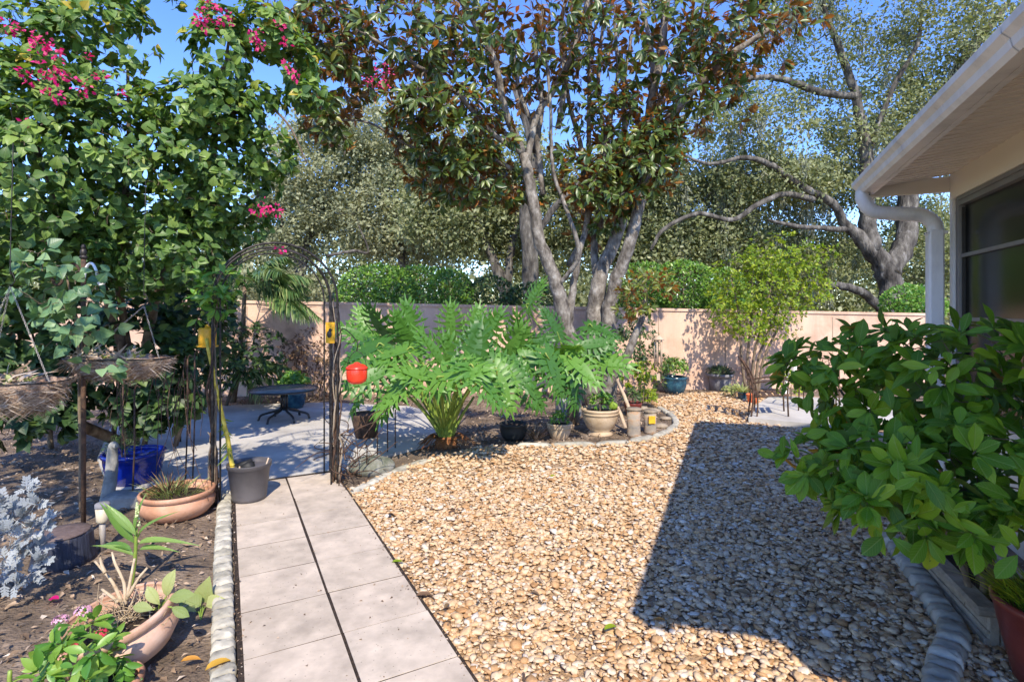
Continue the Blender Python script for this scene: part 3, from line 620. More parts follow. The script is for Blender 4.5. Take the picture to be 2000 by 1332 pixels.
# ------------------------------------------------------------------ live oaks beyond the wall
def oak(name, label, limbs, spec, n, leafn, size, mat, base, moss=0, spread=.28, twigs=420):
    th = thing(name, base, label, 'tree'); sk = Skel()
    for pts, rad in limbs: sk.limb([P(q[0]+random.uniform(-9, 9)*(i > 3), q[1]+random.uniform(-9, 9)*(i > 3), q[2]) for i, q in enumerate(pts)], [x*.80 if x > .2 else x*.62 for x in rad], 12, 5, .10)
    g0 = sk.g; C, U = in_ells(spec, n, .25); C = C[C[:, 2] > 1.2]
    sk.grow(list(C[:twigs]), tip=.010, maxr=.6, sag=.07, jit=.12); obj('trunk', g0, 'bark_oak', th)
    per = leafn//len(C); pos = np.repeat(C, per, 0); m = len(pos)
    pos = pos+rng.normal(size=(m, 3))*np.array([spread, spread, spread*.55])*rng.uniform(.6, 1.5, (len(C), 1)).repeat(per, 0)
    D = unit(rnd(m)+[0, 0, -.15]); N = unit(rnd(m)*.85+[0, -.45, .6]); s = rng.uniform(.6, 1.3, m)*size
    tb = rng.random(len(C)).repeat(per)
    joined('foliage', QD, mat, pos, D, N, s, np.clip(tb*.45+rng.random(m)*.55, 0, .999), th)
    if moss:
        Cm = C[rng.choice(len(C), moss)]; q = []
        for c in Cm:
            h = rng.uniform(.5, 1.5); k = 60; z = rng.random(k)*h
            q.append(c+np.stack([rng.normal(size=k)*.10*(1-z/h*.6), rng.normal(size=k)*.10*(1-z/h*.6), -z-.1], 1))
        q = np.concatenate(q); m = len(q); D = unit(rng.normal(size=(m, 3))*.35+[0, 0, -1])
        joined('hanging_moss', [quad_t(.16, 1)], 'moss', q, D, unit(rnd(m)), rng.uniform(.12, .28, m), rng.random(m), th)
    return th
oak('live_oak', 'big live oak with forked pale trunk and hanging moss behind the wall beside the downspout',
    [([(1748, 640, 15), (1742, 590, 15), (1735, 535, 15), (1705, 490, 15), (1660, 448, 15), (1620, 405, 14.8), (1560, 365, 14.5), (1515, 330, 14.2), (1460, 300, 14), (1390, 318, 13.8), (1330, 290, 13.5)], [.42, .40, .36, .30, .2, .17, .15, .13, .1, .07, .04]),
     ([(1735, 535, 15), (1768, 470, 15.2), (1772, 400, 15.4), (1800, 270, 15.5), (1850, 160, 15.5), (1905, 80, 15.5), (1960, 0, 15.5)], [.36, .34, .30, .27, .23, .2, .15]),
     ([(1705, 490, 15), (1692, 400, 15), (1694, 320, 15), (1675, 200, 15), (1650, 110, 15), (1620, 30, 15), (1590, -60, 15)], [.3, .25, .22, .19, .16, .12, .08]),
     ([(1680, 190, 15), (1600, 180, 14.6), (1540, 158, 14.2), (1490, 152, 13.8), (1430, 172, 13.4), (1370, 215, 13), (1300, 240, 12.8)], [.17, .15, .13, .11, .08, .05, .03]),
     ([(1690, 320, 15), (1740, 180, 15), (1790, 90, 15), (1800, 20, 15)], [.14, .11, .09, .05]),
     ([(1752, 640, 14.6), (1716, 600, 14.4), (1690, 575, 14.2), (1650, 560, 14), (1612, 556, 13.8)], [.22, .2, .18, .16, .12]),
     ([(1660, 448, 15), (1600, 446, 14.6), (1545, 440, 14), (1500, 430, 13.8)], [.13, .11, .09, .05]),
     ([(1590, 390, 14.6), (1530, 380, 14.2), (1480, 400, 14), (1430, 430, 13.8), (1360, 425, 13.6), (1300, 450, 13.4), (1280, 490, 13.3)], [.13, .12, .11, .1, .09, .08, .06])],
    [(1620, 360, 16.6, 150, 60, 1.0, 7), (1480, 350, 15.5, 170, 50, 1.3, 9), (1810, 480, 17.5, 110, 110, 1.0, 7), (1540, 500, 17.5, 170, 90, 1.0, 12), (1360, 410, 16, 130, 80, 1.2, 10),
     (1790, 240, 16, 110, 110, 1.2, 6), (1620, 110, 16, 170, 110, 1.5, 4.6), (1440, 245, 15, 150, 50, 1.5, 3.2), (1680, 250, 15.5, 90, 60, 1, 2.5), (1850, 60, 15.5, 150, 100, 1.6, 5), (1500, 60, 15.5, 100, 70, 1.5, 1.2), (1680, -120, 14, 300, 130, 2.5, 6), (1400, 480, 16, 110, 60, 1, 7)],
    1500, 98000, .12, 'oak_leaf', P(1748, 640, 15)[:2]+(0,), moss=170, spread=.26, twigs=1300)
oak('live_oak', 'dark leaning oak clump behind the wall left of the multi-stemmed tree',
    [([(1000, 640, 16), (985, 560, 16), (960, 500, 16), (930, 430, 16), (880, 360, 16)], [.30, .26, .2, .14, .08]),
     ([(1040, 640, 15), (1038, 540, 15), (1028, 430, 15), (1040, 300, 15), (1010, 180, 15)], [.34, .3, .26, .2, .12]),
     ([(990, 560, 16), (1000, 480, 16), (1010, 420, 16), (960, 330, 16)], [.2, .17, .12, .06]),
     ([(1040, 470, 15), (1090, 400, 15), (1160, 340, 15), (1240, 300, 15)], [.18, .15, .11, .06])],
    [(900, 400, 16.5, 120, 110, 1.6, 10), (1050, 420, 17, 160, 110, 1.5, 10), (1200, 420, 17, 130, 110, 1.5, 8), (960, 300, 16, 130, 80, 1.5, 4), (1300, 480, 16.5, 120, 60, 1.2, 7), (1250, 330, 16, 90, 60, 1.2, 2.5)],
    560, 62000, .14, 'oak_leaf', P(1040, 640, 15)[:2]+(0,), spread=.3, twigs=200)
oak('live_oak', 'pale grey-green tree filling the gap above the trellis arch behind the wall',
    [([(590, 640, 20), (585, 560, 20), (600, 480, 20), (640, 380, 20), (700, 280, 20)], [.3, .26, .2, .14, .07]),
     ([(590, 560, 20), (560, 470, 20), (540, 380, 20), (560, 280, 20)], [.2, .16, .12, .07]),
     ([(640, 500, 18), (690, 490, 18), (720, 492, 18), (700, 440, 18)], [.09, .08, .06, .03]),
     ([(800, 640, 20), (790, 520, 20), (760, 420, 20), (740, 320, 20), (780, 240, 20)], [.3, .25, .2, .14, .07])],
    [(640, 330, 20, 130, 110, 2, 8), (740, 400, 20, 110, 110, 2, 10), (560, 430, 20.5, 110, 90, 2, 6.0), (720, 260, 19.5, 120, 60, 2, 4), (830, 430, 20, 80, 90, 1.5, 7), (500, 560, 20, 160, 50, 1.5, 6), (820, 320, 20, 90, 60, 1.5, 4)],
    620, 72000, .15, 'oak_pale', P(590, 640, 20)[:2]+(0,), spread=.36, twigs=240)
# a wood far behind closes the horizon
def wood():
    spec = [(x, 520+random.randint(-25, 30), 32+random.uniform(-3, 3), 150, 95, 3) for x in range(-900, 3000, 120)]
    spec += [(x, 600+random.randint(-8, 8), 27+random.uniform(-2, 2), 130, 45, 1.5) for x in range(-700, 2700, 110)]
    C, U = in_ells(spec, 2800, .3); per = 66; pos = np.repeat(C, per, 0)+rng.normal(size=(len(C)*per, 3))*[.6, .6, .4]; m = len(pos)
    joined('distant_wood', QD, 'oak_leaf', pos, unit(rnd(m)), unit(rnd(m)*.7+[0, 0, 1]), rng.uniform(.2, .42, m), rng.random(m))
wood()
# ------------------------------------------------------------------ hedges and palms behind the wall
def hedge(name, label, spec, n, base, size=(.05, .10), mat='hedge_leaf'):
    th = thing(name, base, label, 'hedge'); sk = Skel(); C, U = in_ells(spec, n, .8)
    for s in spec: q = V3(P(*s[:3])); q0 = q.copy(); q0[2] = 0; sk.limb([q0, (q+q0)/2, q], [.05, .04, .02])
    sk.grow(list(C[:60]), tip=.005); obj('stem', sk.g, 'bark_brown', th)
    D = unit(U*.6+rnd(len(C))*.8); N = unit(U+rnd(len(C))*.55+[0, -.3, .4])
    joined('foliage', QU, mat, C, D, N, rng.uniform(*size, len(C)), rng.random(len(C)), th)
hedge('clipped_hedge', 'rounded glossy green hedge showing over the wall just right of the arch', [(740, 575, 12.6, 82, 58, .8), (820, 572, 12.6, 90, 52, .8), (880, 578, 12.6, 45, 52, .7)], 9500, P(800, 640, 12.6)[:2]+(0,))
hedge('hedge', 'darker hedge over the wall between the rounded hedge and the multi-stemmed tree', [(960, 585, 12.9, 50, 46, .7), (1040, 595, 13, 60, 42, .7)], 4200, P(1000, 640, 13)[:2]+(0,), mat='dark_leaf')
hedge('hedge', 'green hedge over the wall between the multi-stemmed tree and the lime shrub', [(1255, 560, 12.9, 60, 48, .7), (1335, 560, 12.9, 70, 50, .7), (1410, 575, 12.8, 50, 50, .7)], 7500, P(1330, 640, 13)[:2]+(0,))
hedge('hedge', 'pale yellow-green bush over the wall beside the downspout', [(1775, 592, 12.4, 48, 36, .5), (1800, 600, 12.4, 40, 30, .5)], 2600, P(1780, 640, 12.4)[:2]+(0,), (.05, .1), 'bright_leaf')

# ------------------------------------------------------------------ multi-stemmed magnolia
M0 = (*G(1150, 792)[:2], 0); md = 8.6
mag_limbs = [
 ([(1160, 790, 8.9), (1145, 730, 8.8), (1108, 650, 8.7), (1088, 560, 8.6), (1052, 460, 8.5), (1036, 360, 8.4), (1022, 300, 8.4)], [.20, .19, .165, .14, .12, .11, .10]),
 ([(1022, 300, 8.4), (985, 210, 8.2), (962, 110, 8.0), (900, 0, 7.8), (860, -90, 7.6)], [.075, .07, .06, .05, .04]),
 ([(1030, 320, 8.4), (1048, 230, 8.4), (1085, 170, 8.4), (1125, 90, 8.3), (1150, -10, 8.3)], [.07, .065, .06, .055, .05]),
 ([(1108, 650, 8.7), (1118, 570, 8.7), (1132, 490, 8.7), (1148, 420, 8.8), (1150, 250, 8.9), (1152, 60, 8.9), (1160, -60, 8.9)], [.09, .075, .065, .06, .05, .04, .03]),
 ([(1175, 790, 9.0), (1165, 700, 9.0), (1162, 620, 9.0), (1172, 540, 9.0), (1205, 460, 9.0), (1235, 370, 9.0), (1262, 250, 8.8), (1290, 110, 8.6), (1305, -40, 8.5)], [.21, .2, .19, .16, .13, .115, .10, .085, .07]),
 ([(1190, 790, 8.8), (1186, 680, 8.8), (1195, 580, 8.8), (1232, 470, 8.6), (1256, 370, 8.5), (1305, 240, 8.3), (1400, 130, 8.0), (1530, 40, 7.7)], [.16, .15, .14, .12, .11, .09, .07, .04]),
 ([(1180, 600, 9.0), (1160, 500, 9.1), (1172, 400, 9.2), (1190, 250, 9.2), (1215, 100, 9.2)], [.09, .08, .07, .05, .04]),
 ([(1022, 300, 8.4), (960, 260, 8.0), (890, 180, 7.6), (800, 120, 7.2), (700, 60, 6.9)], [.06, .05, .045, .035, .025]),
 ([(1000, 330, 8.4), (930, 300, 8.2), (860, 310, 8.0), (790, 280, 7.8), (720, 240, 7.6), (660, 235, 7.5)], [.045, .04, .03, .025, .02, .012]),
 ([(1262, 250, 8.8), (1275, 120, 8.9), (1250, 0, 9)], [.06, .05, .04]),
 ([(1088, 560, 8.6), (1130, 500, 8.3), (1110, 420, 8.2), (1080, 330, 8.2), (1075, 200, 8.1), (1060, 60, 8)], [.05, .045, .04, .035, .03, .025])]
mag_limbs = [(p, [x*.80 for x in rr]) for p, rr in mag_limbs]
for (x0, y0, x1, y1, d) in ((1140, 420, 1105, 60, 8.9), (1172, 450, 1180, 20, 9.1), (1205, 440, 1235, 60, 9.2), (1060, 380, 1000, 60, 8.6), (1255, 330, 1200, 40, 9.0), (1230, 380, 1340, 60, 8.8), (1045, 300, 1060, 20, 8.8), (1110, 520, 1195, 300, 9.3), (1020, 300, 920, 200, 8.9), (1090, 250, 1110, -30, 8.5)):
    mag_limbs.append(([(x0, y0, d), ((2*x0+x1)//3+8, (2*y0+y1)//3, d), ((x0+2*x1)//3-8, (y0+2*y1)//3, d), (x1, y1, d)], [.05, .043, .036, .024]))
mag_spec = [(1000, 60, 8.2, 240, 150, 1.8, 16), (1250, 90, 8.6, 220, 150, 1.6, 14), (780, 80, 7.6, 190, 130, 1.4, 11), (1430, 60, 7.8, 170, 80, 1.2, 7), (880, 260, 8.0, 130, 90, 1.0, 9),
            (1180, 300, 8.7, 110, 130, 1.0, 8), (1010, 370, 8.9, 60, 40, .6, 2.2), (1255, 320, 8.4, 75, 75, .7, 7), (1170, 360, 8.3, 90, 60, .5, 5), (1290, 270, 8.3, 50, 50, .4, 3), (640, 130, 7.2, 80, 130, .9, 4), (900, 340, 8.3, 110, 75, .8, 7), (640, 60, 7.4, 120, 90, 1, 5),
            (1380, 180, 8.1, 90, 90, .9, 4), (1000, -150, 8.2, 480, 120, 2, 12), (640, 240, 7.3, 45, 50, .5, 1.2), (1170, 430, 9, 70, 60, .6, 1.6), (820, 210, 7.2, 80, 30, .5, 2)]
MLF = [leaf_t(.36, 3, .08, c, 'oval') for c in (.0, .18, .35)]
plant('magnolia_tree', M0, 'tall multi-stemmed tree with grey trunks and brown-backed glossy leaves behind the split-leaf plant', 'tree', mag_limbs, mag_spec, 2550, 8, (.11, .19), MLF, 'magnolia_leaf', 'bark_grey',
      nparts=300, shell=.2, spread=.95, droop=.35, up=.15, tip=.006, tintf=lambda p: rng.beta(1.8, 1.6, len(p))*.93+(rng.random(len(p)) > .985)*.07)
# leaning offshoot with its own small crown
plant('young_tree', (*G(1190, 795)[:2], 0), 'small leaning grey tree with its own leafy crown right of the big trunks', 'tree',
      [([(1178, 780, 8.0), (1196, 740, 7.9), (1222, 700, 7.8), (1240, 655, 7.8), (1258, 610, 7.8), (1262, 560, 7.8)], [.075, .07, .062, .052, .035, .02])],
      [(1262, 570, 7.8, 52, 48, .35, 5), (1235, 600, 7.8, 38, 30, .3, 2), (1300, 555, 7.8, 22, 32, .2, 1)], 62, 7, (.08, .13), MLF, 'magnolia_leaf', 'bark_grey', shell=.3, droop=.3, up=.6, tintf=lambda p: rng.random(len(p))*.4+.55)
plant('lime_shrub', (*G(1475, 768)[:2], 0), 'airy yellow-green shrub in front of the wall right of the gravel path', 'shrub',
      [([(1468+dx, 768, 9.9), (1466+dx*2, 700, 9.9), (1480+dx*4, 620, 9.9), (1490+dx*7, 540, 9.9)], [.03, .024, .017, .008]) for dx in (-9, -3, 3, 8, 13)],
      [(1500, 560, 9.9, 95, 75, .8, 9), (1460, 620, 9.8, 75, 42, .6, 4), (1530, 500, 9.9, 75, 45, .6, 3.5), (1580, 560, 9.9, 55, 50, .5, 2.2), (1430, 560, 9.9, 50, 50, .5, 2), (1600, 490, 9.9, 45, 12, .3, .6), (1510, 640, 9.8, 55, 25, .4, 1.2)],
      430, 6, (.045, .085), [leaf_t(.5, 2, .1, .2)], 'lime_leaf', 'twig', shell=.2, jitter=.07, up=.4)
# ------------------------------------------------------------------ bougainvillea thicket on the left
B0 = (*G(250, 870)[:2], 0)
bspec = [(60, 330, 4.5, 190, 220, .8, 11), (240, 300, 4.9, 200, 160, .8, 10), (420, 330, 5.2, 120, 140, .6, 6), (70, 120, 4.6, 130, 120, .5, 5), (90, 500, 4.8, 150, 110, .6, 7), (300, 490, 5.2, 170, 110, .6, 7),
         (430, 110, 4.8, 50, 110, .35, 2.6), (390, 215, 4.8, 120, 50, .4, 3), (520, 60, 5.0, 60, 45, .35, 1.6), (590, 130, 5.1, 30, 60, .25, 1.0), (530, 300, 5.0, 45, 50, .25, 1.0), (250, 80, 4.8, 50, 90, .25, .7),
         (150, 40, 4.7, 120, 60, .4, 2), (600, 190, 5.1, 45, 25, .25, .6), (500, 190, 5.0, 60, 22, .25, 1), (-150, 200, 4.8, 200, 400, .9, 8), (200, -120, 4.8, 350, 110, .8, 5), (430, 430, 5.4, 110, 60, .4, 2.5)]
b_limbs = [([(250, 870, 6.2), (240, 700, 5.8), (200, 560, 5.4), (120, 420, 5.0), (60, 250, 4.8)], [.05, .045, .04, .03, .015]),
           ([(262, 870, 6.2), (280, 700, 5.9), (320, 540, 5.5), (400, 380, 5.2), (430, 200, 5.0), (450, 60, 4.9)], [.05, .045, .04, .03, .02, .01]),
           ([(245, 870, 6.2), (250, 700, 5.9), (230, 520, 5.4), (250, 330, 5.1), (250, 130, 4.9)], [.045, .04, .035, .025, .012]),
           ([(420, 250, 5.0), (500, 200, 5.0), (560, 240, 5.0), (600, 320, 5.0)], [.02, .015, .01, .006]),
           ([(430, 140, 4.9), (500, 60, 5.0), (560, 90, 5.1), (590, 180, 5.1)], [.018, .014, .01, .006])]
OVER = [((-1.85, 1.75, 3.95), (.85, .85, .40), 260), ((-3.9, .6, 3.3), (1.5, 1.6, .8), 620), ((-4.6, -.9, 3.0), (2.0, 1.2, .9), 300)]  # unseen overhanging clumps, added to cast shade on the left bed and patio
b_limbs += [([V3(B0), V3((-4.6, 3.6, 1.6)), V3((-4.2, 2.0, 3.0)), V3((-2.6, 1.7, 3.9))], [.06, .05, .035, .015]), ([V3((-4.6, 3.6, 1.6)), V3((-4.6, 1.2, 2.8)), V3((-4.4, -.8, 3.0))], [.045, .035, .015])]
_ie = in_ells
def in_ells(spec, n, shell=.55):
    C, U = _ie(spec, n, shell)
    if spec is bspec:
        for c, r_, k in OVER: u = rnd(k); C = np.vstack([C, V3(c)+u*V3(r_)*(rng.random((k, 1))**.5)]); U = np.vstack([U, u])
    return C, U
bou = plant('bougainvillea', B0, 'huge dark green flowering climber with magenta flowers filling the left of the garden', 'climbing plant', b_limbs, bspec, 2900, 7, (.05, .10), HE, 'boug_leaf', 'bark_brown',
            nparts=300, shell=.35, spread=1.1, droop=.35, up=.3, jitter=0, tintf=lambda p: np.clip(rng.beta(1.5, 2, len(p))+(p[:, 2]-2.7)*.11, 0, .999), hi=[leaf_t(.85, 4, .12, c, 'heart') for c in (.1, .3)])  # tint rises with height, so sunlit tops are painted into leaf colour
# magenta clusters: each a part
for (fx, fy, r_) in [(20, 52, 14), (62, 70, 12), (80, 88, 22), (105, 98, 12), (100, 128, 24), (62, 148, 20), (112, 150, 14), (105, 182, 18), (157, 172, 18), (172, 112, 7), (196, 150, 9), (236, 180, 6), (388, 38, 10), (406, 14, 16), (403, 44, 18), (436, 33, 16),
                     (496, 68, 12), (508, 84, 12), (545, 50, 8), (560, 86, 9), (560, 128, 7), (577, 148, 10), (735, 160, 16), (748, 140, 16), (716, 160, 10), (752, 168, 10), (505, 412, 14), (522, 402, 14), (538, 412, 12), (545, 488, 8), (50, 240, 6)]:
    d = 6.3 if 700 < fx < 760 else (4.45 if fy > 380 else 4.0); c = V3(P(fx, fy, d)); rr = r_*d/F
    C, U = in_ells([(fx, fy, d, r_*1.2, r_*1.0, rr)], max(10, int(r_*1.55)), .1); m = len(C)
    joined('flower_cluster', [leaf_t(.8, 2, .1, .3, 'heart')], 'bract', C, unit(U+rnd(m)*.8), unit(rnd(m)+[0, -.8, .4]), rng.uniform(.022, .042, m), rng.random(m), bou, kind='stuff')
# pale trailing ivy leaves in the sun, near the hook pole
plant('ivy', (*G(150, 1000)[:2], 0), 'sunlit pale ivy draping around the top of the hook pole', 'climbing plant',
      [([(158, 1000, 4.0), (156, 800, 3.95), (150, 640, 3.9), (130, 540, 3.85)], [.012, .012, .01, .006])],
      [(120, 560, 3.7, 80, 55, .22, 5), (160, 620, 3.6, 70, 40, .2, 4), (90, 510, 3.8, 40, 40, .2, 1.6), (190, 720, 3.55, 35, 30, .12, .8), (130, 660, 3.7, 45, 40, .15, 1.2)], 110, 2, (.055, .10), HE, 'ivy_leaf', 'twig', nparts=220, shell=.6, spread=.9, droop=.5, up=.2,
      hi=[leaf_t(.9, 5, .12, c, 'heart') for c in (.1, .3, .45)])
# dark understory behind the baskets
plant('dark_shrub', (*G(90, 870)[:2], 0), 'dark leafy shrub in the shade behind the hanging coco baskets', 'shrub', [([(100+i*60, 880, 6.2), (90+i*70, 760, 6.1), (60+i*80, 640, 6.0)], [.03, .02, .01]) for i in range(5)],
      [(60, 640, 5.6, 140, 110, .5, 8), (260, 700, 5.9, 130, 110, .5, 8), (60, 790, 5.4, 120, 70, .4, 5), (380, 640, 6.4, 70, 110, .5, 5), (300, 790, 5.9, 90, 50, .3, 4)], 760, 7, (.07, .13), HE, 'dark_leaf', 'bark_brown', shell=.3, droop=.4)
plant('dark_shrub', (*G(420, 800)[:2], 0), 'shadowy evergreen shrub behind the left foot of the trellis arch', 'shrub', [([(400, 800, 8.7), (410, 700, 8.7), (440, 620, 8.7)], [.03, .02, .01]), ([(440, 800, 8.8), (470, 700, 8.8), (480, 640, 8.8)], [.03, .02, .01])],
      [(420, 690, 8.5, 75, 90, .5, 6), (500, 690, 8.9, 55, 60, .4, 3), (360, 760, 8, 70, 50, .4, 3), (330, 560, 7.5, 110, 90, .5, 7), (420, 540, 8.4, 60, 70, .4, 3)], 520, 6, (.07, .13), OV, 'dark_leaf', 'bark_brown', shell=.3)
plant('bronze_shrub', (*G(600, 785)[:2], 0), 'twiggy brown-leaved shrub against the pink wall behind the round table', 'shrub', [([(600+i*9, 786, 9.5), (598+i*16, 740, 9.5), (600+i*22, 690, 9.5)], [.016, .011, .006]) for i in range(-3, 4)],
      [(600, 700, 9.5, 60, 55, .35, 5), (560, 720, 9.5, 40, 45, .3, 2), (620, 750, 9.5, 35, 25, .25, 1)], 210, 5, (.05, .09), [leaf_t(.45, 2, .1, .2)], 'brown_leaf', 'bark_brown', shell=.2)
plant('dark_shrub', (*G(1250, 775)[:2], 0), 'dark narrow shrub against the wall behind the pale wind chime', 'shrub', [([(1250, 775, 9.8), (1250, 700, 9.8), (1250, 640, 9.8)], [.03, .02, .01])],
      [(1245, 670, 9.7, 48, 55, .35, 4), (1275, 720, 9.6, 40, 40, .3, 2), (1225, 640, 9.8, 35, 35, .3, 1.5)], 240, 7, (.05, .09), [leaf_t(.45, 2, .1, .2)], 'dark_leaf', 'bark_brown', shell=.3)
plant('yellow_plant', (*G(1215, 790)[:2], 0), 'small yellow-green plant between the leaning trunk and the wind chime', 'plant', [([(1255, 790, 8.4), (1260, 740, 8.4), (1262, 715, 8.4)], [.008, .006, .003])],
      [(1262, 725, 8.4, 26, 18, .15, 2), (1235, 740, 8.4, 22, 14, .15, 1)], 36, 6, (.05, .09), OV, 'lime_leaf', 'twig', shell=.3)
# ------------------------------------------------------------------ palms
def palm(name, label, base, crown, fr, mat, L, w_=.03, k=34, droop=.5, rise=.6):
    th = thing(name, base, label, 'palm'); g = Geo(); g.tube(spline([base, (V3(base)+V3(crown))/2+[.05, 0, 0], crown], 4), [.05, .045, .035], 8, rough=.05); obj('trunk', g, 'bark_brown', th)
    c = V3(crown)
    for a, el in fr:
        d = V3([math.cos(a)*math.cos(el), math.sin(a)*math.cos(el)*.8, math.sin(el)]); Lk = L*random.uniform(.8, 1.1)
        pts = [c+d*Lk*t+V3((0, 0, -1))*droop*Lk*t*t for t in np.linspace(0, 1, 7)]
        q = Geo(); q.tube(pts, [.011, .008, .003], 4); fo = obj('frond', q, 'twig' if mat != 'palm_leaf' else 'palm_leaf', th)
        P_ = np.array(spline(pts, 6)); n = len(P_); idx = np.linspace(n*.18, n-1, k).astype(int); T = unit(np.gradient(P_, axis=0))[idx]; S = unit(np.cross(T, [0, 0, 1]))
        pos = np.repeat(P_[idx], 2, 0); sg = np.tile([1, -1], k)[:, None]; D = unit(np.repeat(S, 2, 0)*sg*.9+np.repeat(T, 2, 0)*.75+rng.normal(size=(2*k, 3))*.12+[0, 0, -.25])
        Nn = unit(np.tile([0, 0, 1.], (2*k, 1))+np.repeat(S, 2, 0)*sg*.5); ln = Lk*.36*np.repeat(np.sin(np.linspace(.35, 2.9, k)), 2)*rng.uniform(.85, 1.1, 2*k)
        joined('leaflets', [leaf_t(w_/(.3*L)*1.1, 3, .02, .35, 'lance')], mat, pos, D, Nn, ln.clip(.05), rng.random(2*k), fo)
palm('palm', 'bright feathery palm crown in front of the pink wall seen through the arch', (*P(455, 560, 9.3)[:2], 0), P(478, 560, 9.3), [(.05, .55), (-.35, .30), (.35, .25), (-.7, .6), (2.9, .5), (-2.6, .8), (-.1, .95), (-.15, .02), (1.2, .9), (.2, .4), (-.5, .05), (-1.2, .5)], 'palm_leaf', 1.35, .03, 46, .42)
palm('areca_palm', 'low shaded palm in the corner left of the round table', (*G(490, 790)[:2], 0), P(480, 730, 9.0), [(a, e) for a, e in ((.2, .7), (-.4, .9), (.5, .4), (-1.2, .6), (2.9, .9), (-2.7, .5), (-1.7, 1.1), (-.1, .15), (3.3, .4), (-.9, .25))], 'palm_leaf', 1.05, .035, 22, .6)
# ------------------------------------------------------------------ split-leaf philodendron
def philo_leaf():
    "deeply cut blade: a midrib sheet with long wavy lobes on both sides; length 1 along y"
    vs = []; fs = []; uv = []
    def quadstrip(a, b, w0, w1, drop, nrm, wob):
        "one finger-like lobe from a to b, a ribbon with a fold and a pointed end"
        m = 5; o = len(vs); a, b = V3(a), V3(b); d = b-a; L = np.linalg.norm(d); d /= L; sd_ = np.cross(nrm, d); prev = None
        for i in range(m+1):
            t = i/m; c = a+d*L*t+V3((0, 0, -drop*t*t)); w_ = (w0*(1-t)**.6*(1+.42*math.sin(7*t+wob)) if i < m else .002)
            for s_, z in ((-1, .012), (0, 0), (1, .012)): q = c+sd_*s_*w_+V3((0, 0, z*(1-t)))+V3((0, 0, math.sin(6*t+wob)*.012)); vs.append(tuple(q)); uv.append((s_, t, 0))
        for i in range(m):
            k = o+i*3; fs.extend([(k, k+1, k+4, k+3), (k+1, k+2, k+5, k+4)])
    m = 9; o = len(vs)
    for i in range(m+1):
        t = i/m; w_ = .13*math.sin(math.pi*(t*.86+.12)); z = -.22*t*t
        for s_ in (-1, 0, 1): vs.append((s_*w_, t*.88, z+abs(s_)*.02)); uv.append((s_*.4, t, 0))
    for i in range(m): k = o+i*3; fs.extend([(k, k+1, k+4, k+3), (k+1, k+2, k+5, k+4)])
    n = 9
    for i in range(n):
        t = i/(n-1); y = t*.80; z = -.22*(t**2); Ln = (.40+.16*math.sin(math.pi*(t*.75+.22)))*(1-.35*t)
        ang = math.radians(-52+t*118)
        for s_ in (-1, 1):
            a = (s_*.02, y, z+.004*i*0); b = (s_*(math.cos(ang)*Ln+.03), y+math.sin(ang)*Ln*.9, z+.05)
            quadstrip(a, b, .066, 0, .10+.1*random.random(), V3((0, 0, 1)), random.uniform(0, 6))
            # a secondary finger on the longer lobes
            if i < 7:
                c = V3(a)*.45+V3(b)*.55; e = c+V3((s_*.06, .13 if i > 1 else -.10, 0)); quadstrip(c-V3((0, 0, .012)), e-V3((0, 0, .03)), .034, 0, .05, V3((0, 0, 1)), random.uniform(0, 6))
    quadstrip((0, .84, -.19), (0, 1.12, -.30), .05, 0, .05, V3((0, 0, 1)), 1)
    return V3(vs), np.array(tri_fan(fs)), V3(uv)
